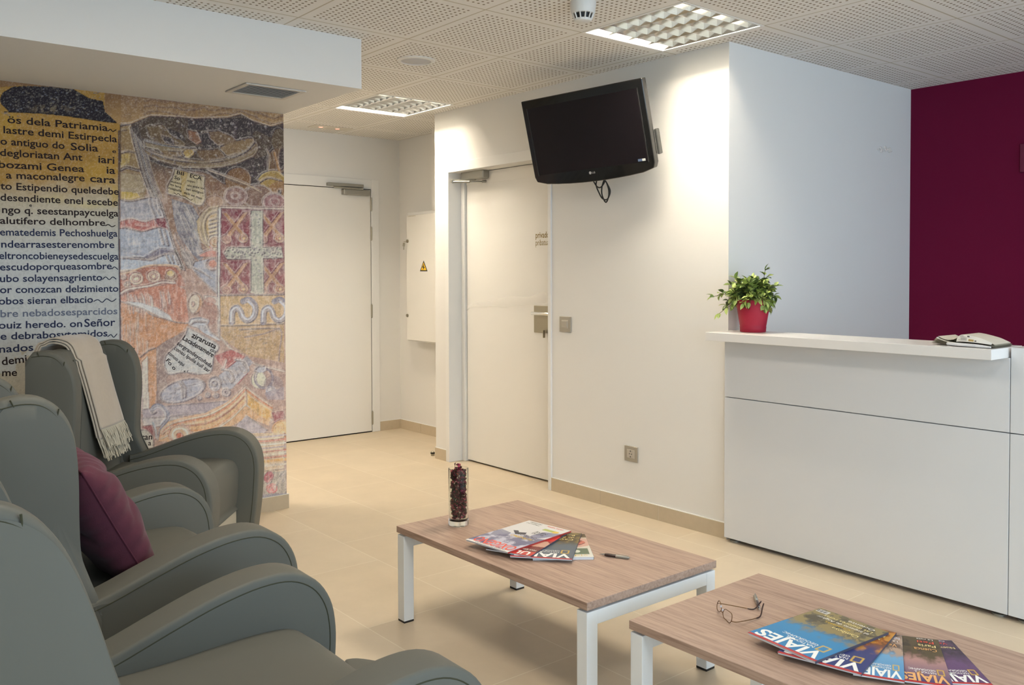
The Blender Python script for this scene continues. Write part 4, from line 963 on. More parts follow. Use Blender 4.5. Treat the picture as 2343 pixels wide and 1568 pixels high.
    E_(622,412,30,20,'#a88a44'); Ln([(590,412),(605,398),(630,392),(650,405)],3,'#d0b868'); Ln([(592,420),(615,408),(645,415)],3,'#4a3420')
    E_(640,445,30,30,'#9a7248',.9); E_(590,450,34,28,'#86685a',.9); E_(592,452,34,27,'#b0a08e',.8,1.6); E_(540,452,26,20,'#8e6a66',.85); E_(541,450,25,20,'#c8a89e',.85,1.4); E_(540,450,9,7,'#c8a89e',.8,1.2); E_(628,463,26,20,'#9a6c70',.9); E_(628,463,25,19,'#d2b4a8',.9,1.5); E_(630,463,10,8,'#c8a59a',.8,1.2)
    E_(492,462,20,13,'#b09078',.9); E_(640,440,4,5,'#1c1a20')
    Ln([(478,390),(520,405),(560,420),(598,440)],3.5,'#bba178',.9); Ln([(478,394),(520,410),(560,425)],1.2,'#3a2c28')
    # note 1
    P_([(400,386),(470,404),(468,425),(470,455),(462,470),(448,470),(415,452),(385,445),(383,428),(395,405)],'#c2b48f'); P_([(412,390),(430,394),(422,430),(430,452),(412,448),(415,415)],'#b89a50',.75)
    for s in ([(400,386),(470,404)],[(470,404),(468,425),(470,455),(462,470),(448,470)],[(448,470),(415,452),(385,445),(383,428),(395,405),(400,386)]): Ln(s,1.5,'#5a4632')
    # blue banners
    P_([(275,458),(300,461),(345,452),(362,455),(378,505),(385,520),(350,512),(300,510),(275,508)],'#a3a3ac'); P_([(275,520),(320,530),(360,520),(385,525),(400,570),(380,578),(340,590),(275,592)],'#a2aab8'); P_([(275,592),(340,596),(385,580),(405,585),(415,610),(380,612),(330,615),(275,620)],'#aeb9c6')
    P_([(275,505),(300,499),(330,508),(360,500),(378,498),(385,525),(365,520),(325,530),(290,522),(275,524)],'#b0625c'); P_([(353,503),(378,498),(385,526),(365,520)],'#7c3140'); Ln([(275,506),(300,500),(330,507),(356,500)],2.2,'#d8c4b8'); Ln([(312,516),(340,518)],2,'#e0a79a'); Ln([(275,523),(290,521),(325,530),(362,521),(385,526)],2,'#5c3030')
    P_([(365,568),(398,572),(402,585),(380,580),(345,596),(290,592),(330,590)],'#5f5a70',.9); Ln([(282,592),(320,590),(345,596),(372,585),(402,580)],2.6,'#2a2c48'); Ln([(300,580),(345,584),(368,572),(398,574)],2,'#8c8ca2')
    for b in ((343,455,358,510),(353,455,368,502),(362,456,376,495)): Ln([(b[0],b[1]+2),(b[0]+4,b[1]+20),(b[2],b[3]-8)],2.2,'#45455a')
    for b in ((366,527,375,560),(376,527,386,562),(388,530,398,566),(381,586,389,602),(391,585,398,602),(402,588,408,606)): Ln([(b[0],b[1]),(b[2],b[3])],3,'#23263c')
    for k in range(26):
        x=282+80*p.rg.random(); y=468+25*p.rg.random()+(60 if k%2 else 0); Ln([(x,y),(x+2,y+18+10*p.rg.random())],1.4,'#c9ccce',.5)
    Ln([(275,457),(300,461),(345,452),(364,455)],1.8,'#5d4c3a'); Ln([(275,620),(330,614),(380,605),(412,610)],2.5,'#d6cabc')
    # grey feathers between
    P_([(392,455),(440,470),(458,500),(455,560),(470,580),(458,600),(430,570),(405,530),(398,500)],'#7e7e88')
    for k in range(44):
        x=398+48*p.rg.random(); y=465+85*p.rg.random(); Ln([(x,y),(x+10,y+18),(x+17,y+36)],1.5,['#3f4154','#b4b6bc','#5d6072','#c9c4b4'][k%4],.75)
    P_([(410,560),(430,580),(452,600),(446,612),(430,615),(415,590)],'#80746e')
    for k in range(14): x=414+20*p.rg.random(); y=568+26*p.rg.random(); Ln([(x,y),(x+8,y+14),(x+13,y+26)],1.6,['#d8d4cc','#3d3640'][k%2],.8)
    P_([(446,600),(480,592),(500,600),(500,672),(480,660),(455,635),(440,615)],'#9ea4b2'); Ln([(440,612),(470,628),(495,645)],1.8,'#30303c'); Ln([(446,622),(470,648),(498,674)],2.2,'#4a4450')
    for k in range(8): Ln([(455+k*5,612+k*4),(462+k*5,620+k*4)],1,'#cfd6dc',.8)
    # scroll capital
    P_([(460,490),(478,473),(500,470),(505,480),(505,575),(480,572),(462,555),(452,530),(450,505)],'#baa680')
    for r_,c in ((0,'#8c7038'),(5,'#d5c69c'),(10,'#7c5f34'),(15,'#c4a066')): Ln([(500,475+r_),(478+r_*.4,480+r_),(464+r_*.7,500+r_*.6),(460+r_,525),(468+r_*.8,552),(480,566)],2.2,c,.9)
    for k in range(5): Ln([(480,505+k*9),(500,500+k*9)],2.5,'#5a4428'); Ln([(480,509+k*9),(500,505+k*9)],2,'#d0b67c')
    E_(492,555,15,15,'#c19a78'); E_(492,555,14.5,14.5,'#e2d2c0',.9,1.8); E_(493,553,7,7,'#e0c8a0',.9,1.4); P_([(478,560),(490,572),(500,574),(500,578),(482,574)],'#c46a60')
    P_([(455,583),(480,572),(504,577),(504,588),(458,588)],'#c88a7c'); Ln([(455,583),(482,572),(504,577)],2,'#e4cfc4')
    E_(487,605,16,15,'#b9a2a0'); E_(487,605,15,14,'#6b5a60',.8,1.4); E_(487,604,9,8,'#cc8f7c')
    # cross panel
    P_([(504,476),(650,478),(650,676),(503,676)],'#8a5258')
    for (x0,y0) in ((507,482),(590,482),(507,598),(590,598)):
        W_=66; H_=70
        P_([(x0+20,y0),(x0+W_-14,y0),(x0+33,y0+34)],'#7c2f44'); P_([(x0+2,y0+5),(x0+12,y0+5),(x0+58,y0+60),(x0+48,y0+62)],'#b58a62',.9); P_([(x0+62,y0+2),(x0+50,y0+5),(x0+8,y0+60),(x0+20,y0+62)],'#b98c66',.9)
        P_([(x0+2,y0+20),(x0+22,y0+40),(x0+2,y0+58)],'#86384a',.8); P_([(x0+62,y0+22),(x0+44,y0+40),(x0+62,y0+58)],'#8e4450',.8)
        E_(x0+12,y0+66,11,10,'#a96b62'); E_(x0+12,y0+66,10,9,'#cba183',.9,1.4); E_(x0+12,y0+67,4,4,'#cba183',.9,1.2); E_(x0+50,y0+64,11,10,'#b0765a'); E_(x0+50,y0+64,10,9,'#d2a883',.9,1.4); E_(x0+51,y0+64,4,4,'#e0bf80',.9)
    P_([(574,482),(602,482),(602,566),(644,566),(648,590),(603,592),(604,672),(590,676),(574,670),(574,594),(520,594),(512,580),(520,567),(574,566)],'#b6b8a8')
    for s in ([(574,482),(574,566),(520,566),(512,580),(520,594),(574,594),(574,670)],[(602,482),(602,566),(646,566)],[(646,591),(603,592),(604,670)]): Ln(s,1.6,'#55504a',.9,0)
    for k in range(150):
        if k%2: x,y=574+28*p.rg.random(),484+186*p.rg.random()
        else: x,y=515+130*p.rg.random(),567+26*p.rg.random()
        E_(x,y,1+2*p.rg.random(),1+1.6*p.rg.random(),['#5d6068','#e0e2cc','#454850','#8c9090'][k%4],.75)
    P_([(500,474),(506,474),(503,640),(503,770),(499,770),(497,640)],'#d0d0cc'); Ln([(498,480),(497,640),(499,768)],1.4,'#4f4c58'); Ln([(502,475),(650,478)],4,'#cdbdac')
    Ln([(503,676),(650,674)],2.2,'#433030')
    # wave panel and field below
    P_([(504,678),(650,676),(650,742),(505,746)],'#c6a878'); P_([(505,746),(650,742),(650,830),(570,815),(530,790),(506,772)],'#b39468')
    Ln([(505,746),(560,745),(650,741)],1.8,'#3c3024')
    for ox in (0,72): 
        Ln([(530+ox,738),(532+ox,712),(542+ox,704),(550+ox,712),(556+ox,728),(568+ox,734),(582+ox,722),(584+ox,700),(570+ox,686),(556+ox,690)],13,'#7b7c94'); Ln([(528+ox,736),(530+ox,712),(542+ox,703),(549+ox,710),(556+ox,725),(568+ox,731),(579+ox,720),(580+ox,702),(568+ox,690)],6,'#c9cedb'); Ln([(536+ox,740),(537+ox,716),(546+ox,714),(553+ox,731),(568+ox,739),(586+ox,726),(589+ox,700)],2.4,'#34344c')
    for k in range(60): x=515+130*p.rg.random(); y=752+60*p.rg.random(); Ln([(x,y),(x+12*p.rg.random(),y-3*p.rg.random())],1.6,['#6e5a5e','#d9c894','#84705c'][k%3],.6)
    Ln([(548,755),(600,752),(640,752)],2,'#54464a'); Ln([(560,772),(600,765),(642,755),(640,800),(638,825)],3,'#776876',.8)
    # red band with roses
    P_([(275,625),(300,622),(340,608),(400,608),(420,640),(425,655),(360,652),(300,668),(275,680)],'#a86450')
    for cx,cy,r_ in ((312,638,16),(352,633,15),(392,632,13),(283,635,7),(292,652,8)): E_(cx,cy,r_,r_*.85,'#d4bba2'); E_(cx,cy,r_*.65,r_*.55,'#a86a52'); E_(cx,cy,r_*.35,r_*.3,'#dcc8a8')
    E_(392,636,16,13,'#7c5038',.6); E_(390,626,9,7,'#d8c27c')
    Ln([(275,628),(300,622),(342,608),(400,609),(412,618)],4,'#cdaa84'); Ln([(276,672),(295,662),(340,655),(372,646),(400,648)],5,'#dccabf'); Ln([(276,676),(300,667),(342,660),(380,652)],1.4,'#6a3c34')
    # orange draped cloth
    P_([(276,680),(320,660),(400,650),(425,665),(432,740),(420,738),(370,725),(330,710),(290,695),(276,690)],'#b9745c'); P_([(276,690),(330,705),(372,725),(432,740),(425,750),(400,770),(370,790),(345,830),(330,900),(276,800)],'#bf8152')
    p.tint(np.clip(1-np.abs(PX-400)/60,0,1)*np.clip(1-np.abs(PY-775)/40,0,1),'#c8874e',.8)
    for k in range(60):
        x=285+110*p.rg.random(); y=668+26*p.rg.random(); Ln([(x,y),(x+2,y+12),(x+3,y+24+14*p.rg.random())],2.2,['#d8c8b8','#8c4a48','#c9c4c4','#b27c6c'][k%4],.75)
    P_([(286,690),(310,702),(340,712),(370,728),(395,735),(388,722),(360,705),(320,692)],'#c9cdd0'); Ln([(276,690),(300,698),(330,708),(345,720),(370,728),(405,738),(430,740)],2,'#5a4648')
    for k in range(46):
        x=278+60*p.rg.random(); y=715+70*p.rg.random(); Ln([(x,y),(x+1,y+30)],2.4,['#d4bfa4','#a56a4a','#c8c4bc','#c98c5e'][k%4],.6)
    P_([(322,825),(345,800),(358,796),(358,900),(345,985),(328,985),(326,880)],'#c58c5c'); P_([(324,830),(338,815),(342,985),(328,985)],'#d2c9bc'); Ln([(322,818),(340,803),(356,797)],2,'#3f2e28')
    P_([(358,795),(380,780),(420,760),(430,755),(420,800),(400,830),(380,870),(390,900),(360,940),(358,880)],'#8a7470')
    # ring and drum
    E_(447,695,17,24,'#b88a62',1,0,.15); E_(444,695,12,21,'#cfc4b2',1,0,.15); E_(442,696,4,6,'#a98070',1); E_(447,695,17,23,'#7c5a40',.9,1.6,.15)
    P_([(466,676),(500,680),(500,700),(470,690)],'#c9c2ba'); E_(478,718,24,26,'#a67468',.6); E_(480,690,14,10,'#b87c6c',.6)
    # jug (blue white)
    P_([(430,738),(440,728),(462,728),(480,734),(474,745),(480,760),(505,778),(500,780),(470,765),(452,750),(436,746)],'#bcc4ce'); Ln([(436,744),(448,737),(474,738)],3.5,'#3c4664'); Ln([(474,742),(482,760),(502,774)],2.5,'#4c4c62'); Ln([(432,740),(438,730),(460,727),(478,733)],2,'#6d7488')
    for k in range(6): Ln([(452+k*3,745),(456+k*4,756)],1.2,'#6a7286',.8)
    # note 2
    P_([(430,750),(460,765),(498,788),(500,800),(490,815),(486,845),(480,855),(450,857),(420,853),(385,857),(376,835),(380,815),(400,795),(422,770)],'#bcc0c0')
    for s in ([(430,750),(460,765),(498,788),(500,800),(490,815),(486,845),(480,855)],[(450,857),(420,853),(385,857),(376,835),(380,815),(400,795),(422,770),(430,750)]): Ln(s,2,'#6b6470')
    # brown ground and red cloth
    Ln([(505,772),(530,800),(575,830),(650,850)],4,'#c4bcb2'); P_([(490,815),(530,800),(560,815),(555,830),(520,850),(500,830)],'#a84c50'); P_([(530,860),(570,835),(568,855),(545,880),(525,882)],'#a8484e'); Ln([(512,842),(518,825)],3,'#dcd4cc',1,0)
    # columns
    def drum(cx,cy,a,b,rot,c='#9ea0ac'): E_(cx,cy,a,b,c,1,0,rot)
    P_([(545,830),(565,815),(580,830),(556,852)],'#8f92a0'); 
    P_([(500,860),(550,820),(572,848),(530,890),(510,895)],'#a3a7b3')
    for k in range(12): Ln([(510+k*4.5,868-k*3.6),(518+k*4.5,880-k*3.6)],1.5,['#5b5f74','#cfd2d8'][k%2],.9)
    for cx,cy in ((552,838),(522,860)): Ln([(cx-14,cy-14),(cx+6,cy-10),(cx+14,cy+8),(cx+8,cy+16)],4,'#3c3f58'); Ln([(cx-10,cy-15),(cx+9,cy-11),(cx+17,cy+6)],3,'#d2d5dc')
    E_(492,878,15,16,'#a2a4b2'); E_(492,878,14,15,'#454a64',.9,1.6); E_(491,878,6,6,'#454a64',.9,1.5); E_(492,882,11,12,'#cfd2d8',.7,1.4)
    for cx,cy,r_ in ((518,899,10),(495,906,6),(476,905,6),(457,912,5)): E_(cx,cy,r_,r_*.9,'#b2a8ac'); E_(cx,cy,r_*.95,r_*.85,'#54506a',.9,1.2); E_(cx,cy,r_*.4,r_*.4,'#5c5468')
    # barrel
    E_(418,895,54,25,'#9fa3b2',1,0,-.30); E_(418,895,53,24,'#3f4462',.9,1.8,-.30)
    for k in range(22): x=380+75*p.rg.random(); y=905-(x-380)*.25+(p.rg.random()-.5)*22; Ln([(x,y),(x+16,y-5)],1.5,['#5b607c','#d5d8de','#c9ccd4'][k%3],.8)
    Ln([(408,874),(418,888),(419,912)],3,'#30365a'); Ln([(414,872),(425,887),(425,910)],2.2,'#30365a')
    # cherub globe
    E_(592,870,17,19,'#cfcfb8'); E_(604,866,20,22,'#55587a',.8,3); E_(596,845,14,8,'#b2b6c0'); Ln([(583,850),(590,840),(604,838)],3,'#3f4460'); E_(620,895,12,12,'#9aa2b4'); E_(618,893,6,6,'#e0e4e6'); E_(626,880,22,20,'#6a6678',.5)
    P_([(605,900),(650,885),(650,915),(612,915)],'#8c8494',.8)
    # entablature
    P_([(325,938),(400,926),(470,922),(520,918),(560,905),(560,930),(470,945),(400,955),(328,957)],'#a49aa4'); P_([(325,958),(400,955),(420,955),(395,975),(330,978)],'#bcb8b8'); Ln([(325,938),(400,928),(520,918)],2,'#6b6270'); Ln([(328,957),(400,952),(470,944)],1.6,'#7c7480')
    P_([(326,975),(352,972),(365,1000),(352,1010),(326,1004)],'#8c3444'); P_([(622,945),(650,940),(650,975),(630,975)],'#93404e')
    # sprout
    Ln([(347,940),(352,930),(365,928),(380,938),(385,955),(376,970),(368,985),(364,1005)],8,'#6c7894'); Ln([(350,938),(362,932),(376,942),(378,958),(366,972)],3,'#c3ccd8'); Ln([(346,942),(350,948),(358,944)],3,'#343c5c'); Ln([(350,968),(356,985),(358,1002)],5,'#9fb0ba')
    # volute pediment
    P_([(362,1010),(366,985),(385,965),(420,955),(470,945),(520,920),(562,885),(585,905),(625,928),(615,975),(565,955),(540,970),(500,990),(440,1000),(400,1012)],'#d0a474')
    for r_,c,w_ in ((0,'#e8d3b8',3),(5,'#c9743c',4),(13,'#e2c49a',3),(19,'#b8542c',2),(26,'#d9b07a',4),(33,'#d0883c',3),(40,'#f0e0c8',2.5)):
        Ln([(368,1005),(372+r_*.3,985+r_*.3),(395,970+r_*.6),(430,960+r_*.8),(480,948+r_),(525,922+r_),(562,886+r_)],w_,c,.95); Ln([(562,886+r_),(590,908+r_*.9),(622,930+r_*.8)],w_,c,.95,0)
    P_([(564,900),(590,922),(622,942),(618,965),(585,945),(564,925)],'#d8a956',.9); Ln([(563,886),(565,930)],1.5,'#6b3a24')
    P_([(540,975),(564,950),(612,985),(600,995),(565,990)],'#b4acb4'); Ln([(564,952),(612,985)],2,'#5c5060')
    E_(412,995,26,22,'#d9b890'); E_(412,994,25,21,'#b8642e',.9,2); E_(412,995,17,15,'#ece0d0',.9,3); E_(411,998,8,8,'#c8603c')
    E_(650,985,28,24,'#dcb884'); E_(650,985,27,23,'#c48a4a',.9,2); E_(648,1002,8,12,'#b8743c')
    # bands at lower right
    P_([(560,992),(650,990),(650,1090),(600,1095),(590,1010)],'#d2bc9c')
    for y,c,w_ in ((1000,'#b4aab0',4),(1010,'#c45f34',5),(1018,'#efe3d2',4),(1026,'#a89ca4',3),(1034,'#c8603a',3),(1041,'#efe0c8',3),(1048,'#c8683c',4),(1056,'#d8a85c',6),(1066,'#cfc4b4',6),(1078,'#8c6f4c',1.6),(1084,'#e0d4c8',4)): Ln([(560,y+2),(610,y),(655,y-5)],w_,c,1,0)
    P_([(600,1082),(655,1078),(655,1142),(600,1142)],'#a8a49a'); E_(615,1092,10,14,'#a83e58',1,0,.5); E_(622,1118,13,12,'#c8646c'); E_(622,1118,9,8,'#e0a0a0',.8,1.5); 
    for k in range(40): x=606+45*p.rg.random(); y=1080+58*p.rg.random(); Ln([(x,y),(x+4,y-6)],1.3,['#e8e8e0','#5c6480','#7c8c7c'][k%3],.8)
    P_([(600,1132),(655,1128),(655,1145),(600,1145)],'#7c8098',.8)
    # note 3
    P_([(322,985),(335,984),(350,1000),(352,1025),(322,1030)],'#c0c4bc'); Ln([(322,984),(336,985),(350,1000),(352,1022)],1.8,'#4c4850')
    # frame line left of pictures
    Ln([(272,300),(272,560),(276,800),(280,900),(284,1000)],3.2,'#35324a' ,.9,0)
    # dark painted slab upper left
    P_([(0,225),(6,212),(30,198),(100,196),(170,205),(205,225),(236,232),(240,256),(262,272),(268,280),(230,277),(120,262),(20,256),(2,238)],'#28222a')
    for k in range(170): x=5+230*p.rg.random(); y=200+66*p.rg.random(); E_(x,y,1+2.4*p.rg.random(),.7+1.1*p.rg.random(),['#7d8190','#55505c','#9c917c'][k%3],.6)
    p.tint(np.clip(1-np.hypot((PX-115)/60,(PY-250)/14),0,1)*(n2>.5),'#8a7a60',.8)
    Ln([(10,256),(120,261),(230,277),(266,281)],2.4,'#1c1618')
    # plaster sky over everything above the outline
    ab=(PY<topline(PX))&(PX>=0); dk=(PX<205)&(PY>198)
    m=ab&~((PX<240)&(PY>200)); pl=blend('#8f6e4c','#b08e5e',(PY-215)/60+(n1-.5)*.5); p.c=np.where(m[...,None],pl,p.c)
    p.tint(m*np.clip((n2-.35),0,1),'#7c5a42',.5); p.tint(m*(np.abs(((PY-topline(PX))/14+n1*2)%1-.5)<.12)*(PX>330),'#6b4a38',.55)
    # outlines and hatching of the hand-drawn original
    lum=np.sqrt(p.c.mean(-1)); gy,gx=np.gradient(lum); g=np.clip(np.hypot(gx,gy)*9-.25,0,1); pz=(PX>276)
    p.tint(g*pz,'#43304a',.55); sh=np.roll(np.roll(g,2,0),-2,1); p.tint(sh*pz,'#efe6dc',.38)
    ht=p.noise(1/5.,1.0,.28,3,11); p.tint(np.clip((ht-.56)*7,0,1)*pz*(PY>430),'#e6dcd8',.24); p.tint(np.clip((.42-ht)*7,0,1)*pz,'#4e3a4c',.22)
    ht=p.noise(1/7.,.3,1.0,3,57); p.tint(np.clip((ht-.58)*7,0,1)*pz*(PY>430),'#ead9c4',.14); p.tint(np.clip((.40-ht)*7,0,1)*pz,'#5a3f3a',.16)
    p.tint(np.clip((PY-560)/150,0,1)*pz,'#ecd6c6',.13)
    # speckle
    gr=p.rg.random(PX.shape); n3=n3*.6+gr*.4; p.tint(np.clip((n3-.55)*5,0,1)*(PX>276),'#f0e6d8',.26); p.tint(np.clip((.42-n3)*5,0,1)*(PX>276),'#3a2c34',.26); p.tint(np.clip((n3-.58)*5,0,1)*txt,'#efe9dc',.18); p.tint(np.clip((.40-n3)*5,0,1)*txt,'#4a3a28',.16); p.tint((PX>276)*np.ones_like(PX),'#d8c8c0',.06); p.tint(np.clip(n2-.55,0,1)*3,'#2c2630',.13)
    p.c=np.clip(p.c*(1+.28*np.clip((PY-380)/160,0,1)*pz)[...,None],0,.86)
    XYZ=np.stack([X,np.full_like(X,Yp),Z],-1)
    o=gridmesh('printed_mural',XYZ,paintmat('mural_print',.62,.25)); p.to(o.data)
    tag(o,'large printed mural of old painted script and carvings on the partition','mural')
    # ---------------- lettering
    inkA=mat('mural_ink_brown',lin('#2a2022'),.7,spec=.2); inkB=mat('mural_ink_blue',lin('#2c3350'),.7,spec=.2); inkC=mat('mural_ink_faded',lin('#6d7486'),.7,spec=.2)
    tb=MB(); Yt=Yp-.0006
    W=lambda x,y: at(x,y,'y',Yt)
    def T(s,x0,y0,x1,y1,h=16.5,mi=0,bold=.016,sh=0):
        a=W(x0,y0); b=W(x1,y1); up=(W(x0,y0-100)-W(x0,y0))/100; hm=up.length*h; d=(b-a).normalized(); u=Vector((-d.z,0,d.x)); 
        addtext(tb,s,a,b,u,hm,mi,bold,shear=sh)
    Z_=[('ö',17,281,31,282),('s dela Patria mia',35,283,247,300)]
    T('ös dela Patriamia',17,281,247,300); T('lastre demi Estirpecla',8,304.5,268,325.7); T('o antiguo do',1,330.4,148,341); T('Solia',162,343,225,347); T('e',257,350,266,350.5,9)
    T('degloriatan Ant',0,356.4,189,368); T('iari',225,372,262,375); T('bozami Genea',-3,383.5,193,394); T('ia',244,397,264,398); T('a maconalegre',13.7,408.3,194,415); T('cara',206,416,264,420)
    T('to Estipendio queledebe',1,433,272,446); T('desendiente enel secebe',1,459,270,471); T('ngo q. seestanpaycuelga',4.7,487.4,271,495.6); T('e',67,473,73,473.5,8)
    T('alutifero delhombre',0,512,241,517,15.875,0); T('ematedemis Pechoshuelga',0,538.8,269,541.6,16.51,1); T('indearrasesterenombre',-4,566.4,262,567.6,16.51,1); T('eltroncobieneysedescuelga',-2,592.8,271,594,16.51,1)
    T('escudoporqueasombre',0,619,256,616,16.51,1); T('ubo solayensagriento',0,645.6,234,642,16.51,1); T('or conozcan delzimiento',0,671,271,667.4,16.51,1); T('obos sieran elbacio',-3,697,213,692.7,16.51,1); T('bre nebadosesparcidos',1,726,268.6,719,16.51,2)
    T('ouiz heredo. on',-3,752.4,188,748,16.51,1); T('Señor',193,748,264,745.5,17.78,1); T('e debrabosytemidos',1,777.6,246,769.6,16.51,1); T('nados demi Padres',-2,807.5,243,792,17.145,1); T('demi',4.6,836,62,829,17.78,0); T('me',4.6,861,39,860,16.51,0); T('n',-2,886,12,884,15.24,0)
    def wav(P,mi=0,w=.0022): tb.tube(cr([W(*q)+Vector((0,0,0)) for q in P],5),w,4,mi)
    wav([(247,300),(253,296),(258,301),(266,297)]); wav([(241,517),(248,514),(256,519),(264,516)]); wav([(234,640),(242,634),(250,640),(258,634),(266,639)],1); wav([(214,690),(224,686),(234,692),(244,684),(256,690),(266,684)],1); wav([(246,771),(254,766),(260,772),(268,764)],1); wav([(256,616),(262,611),(270,617)],1)
    # notes
    T('BII',404,398,420,402,8); T('ECA',434,406,461,413,9); T('So',398,409,411,413,8); T('nquo',428,415,446,419,5); T('suteni',391,417,415,423,5); T('alo ante vin',428,426,468,434,5); T('mi lana',389,424,414,431,5); T('tan antiguo',425,434,465,444,5); T('ruepuile',385,432,415,440,5.5); T('ecir es mas',421,443,461,457,6)
    wav([(398,441),(404,445),(408,443),(414,448),(422,449),(430,454),(436,458),(441,456)],0,.0014)
    T('zirarusta',437,771,492,799,12,0,.02); T('cio',480,803,493,809,8); T('Lacadenamere',417,777,486,818,11,0,.02); T('sergrandeycoñada',404,788,483,842,9,0,.015); T('consu lpuila suil zar',397,799,478,853,8.5,0,.015); T('comoo aqui',383,809,419,839,8); T('Fo o',379,826,398,848,9); T('x c',420,852,431,852,6)
    T('ran',323,1007,348,1006,14,0,.012); T('io a',322,1022,346,1019,12,0,.01)
    tb.build('lettering',[inkA,inkB,inkC],o,smooth=False,fix=False)
mural()
# ================================================================ magazines
spd=mat('dark_spine',(.06,.06,.09),.4)
pg=mat('page_edges',(.72,.73,.75),.6); cvm=paintmat('glossy_cover',.28,.5)
LM={c:mat('print_'+c.strip('#'),lin(c),.4) for c in ('#f2f2ee','#e8543c','#d9b23c','#1a1a1e','#f0e09a','#cfd6e6','#c9402e','#e9b070')}
LMk=list(LM); LMv=list(LM.values())
def magazine(label,A,B,D,z,th,painter,texts,curl=.0,group='glossy magazines fanned out on the far coffee table',barcode=None):
    """A reading top-left, B top-right, D bottom-left in photo pixels at height z+th"""
    zt=z+th; a=at(*A,'z',zt); b=at(*B,'z',zt); d=at(*D,'z',zt); ex=(b-a); W_=ex.length; ex.normalize(); dv=(d-a); dv=dv-ex*dv.dot(ex); Hh=dv.length; ey=dv.normalized() # ey: reading down
    t=thing('magazine',label,'magazine',(a.x,a.y,z),0,group)
    def pos(u,v,h): # u right, v down (metres)
        k=curl*math.sin(min(1,max(0,u/W_))*math.pi/2)**2*(1-v/Hh)*.5
        q=ex*u+ey*v; return Vector((q.x,q.y,h*1.0+k))
    n=10; m=12
    def slab(h0,h1,ins,bow=0):
        vs=[];fs=[]
        for h in (h0,h1):
            for j in range(m+1):
                for i in range(n+1): vs.append(pos(ins*.2+(W_-ins*1.2)*i/n,ins+(Hh-2*ins)*j/m,h))
        S=(n+1)*(m+1)
        for j in range(m):
            for i in range(n):
                q=j*(n+1)+i; fs.append((q,q+1,q+n+2,q+n+1)); fs.append((S+q,S+q+n+1,S+q+n+2,S+q+1))
        bd=[i for i in range(n+1)]+[j*(n+1)+n for j in range(1,m+1)]+[m*(n+1)+i for i in range(n-1,-1,-1)]+[j*(n+1) for j in range(m-1,0,-1)]
        for k in range(len(bd)): q,r=bd[k],bd[(k+1)%len(bd)]; fs.append((q,S+q,S+r,r))
        return MB().add(vs,fs)
    slab(.0004,th-.0006,.002).build('pages',pg,t,angle=30)
    nx,ny=110,150; U,V=np.meshgrid(np.linspace(0,1,nx),np.linspace(0,1.38,ny)); p=Paint(U,V,(.5,.5,.5),.012,hash(label)%97 if False else len(label)); painter(p)
    XYZ=np.zeros((ny,nx,3))
    for j in range(ny):
        for i in range(nx): XYZ[j,i]=pos(W_*U[j,i],Hh*V[j,i]/1.38,th)
    c=gridmesh('cover',XYZ,cvm,t); p.to(c.data); s=c.modifiers.new('s','SOLIDIFY'); s.thickness=.0005; s.offset=0
    MB().add([pos(-.0003,0,0.0),pos(-.0003,0,th+.0003),pos(-.0003,Hh,th+.0003),pos(-.0003,Hh,0.0)],[(0,1,2,3)]).build('spine',texts.get('spine',cvm) if isinstance(texts,dict) and texts.get('spine') else spd,t,smooth=False,fix=False)
    tb=MB(); tl=texts['t'] if isinstance(texts,dict) else texts
    for (s_,u0,v0,u1,h,c_,*r) in tl:
        bold=r[0] if r else 0
        def fn(q): return pos(q.x,q.y,th+.0007)
        V_,F_=textmesh(s_,bold); x0=min(v.x for v in V_); x1=max(v.x for v in V_); k=h/.70
        tb.add([pos(W_*(u0+(u1-u0)*(v.x-x0)/(x1-x0)),Hh*(v0-v.y*k)/1.38,th+.0007) for v in V_],F_,LMk.index(c_))
    if barcode:
        u0,v0,u1,v1,fm_=barcode
        def q4(a_,b_,c_,d_,mi,e): tb.add([pos(W_*a_,Hh*b_/1.38,th+e),pos(W_*c_,Hh*b_/1.38,th+e),pos(W_*c_,Hh*d_/1.38,th+e),pos(W_*a_,Hh*d_/1.38,th+e)],[(0,1,2,3)],mi)
        q4(u0,v0,u1,v1,0,.0008)
        for i in range(9): x=u0+(u1-u0)*(.08+.1*i); q4(x,v0+.01,x+.006+.004*(i%3),v1-.01,3,.001)
    tb.build('print',LMv,t,smooth=False,fix=False)
    return t
def frame_(p,x,y,w,h,c='#d8b040'):
    p.line([(x,y),(x+w,y),(x+w,y+h),(x,y+h),(x,y)],.022,c,1,0)
def base(p,top,bot,k=1.0):
    t=np.clip(p.V/1.38*k,0,1)[...,None]; p.c=np.array(lin(top))*(1-t)+np.array(lin(bot))*t
def mOxi(p):
    base(p,'#5d6290','#dcd9d6'); n=p.noise(6,oct=4); p.tint((n>.5)*(p.V<.75),'#c9cbd8',.7); p.tint((n<.42)*(p.V<.8),'#3d3f6c',.7); p.tint((p.V<.05),'#e8e6e2',1)
    p.poly([(.0,.78),(.25,.70),(.5,.82),(.8,.62),(1,.72),(1,1.38),(0,1.38)],'#d9d8d6',.8); p.poly([(.0,.95),(.22,.62),(.33,.8),(.3,1.05),(.0,1.15)],'#7f7f9c',.9); p.poly([(.45,.78),(.6,.70),(.78,.82),(.7,.86),(.62,.80),(.5,.86)],'#2a2a3c',1); p.poly([(.62,.5),(.9,.42),(1,.6),(.98,.75),(.7,.7)],'#4a4a74',.7); p.poly([(.1,1.12),(.42,1.12),(.42,1.2),(.1,1.2)],'#a9b44a',.9); p.ell(.13,1.15,.06,.05,'#e0c050')
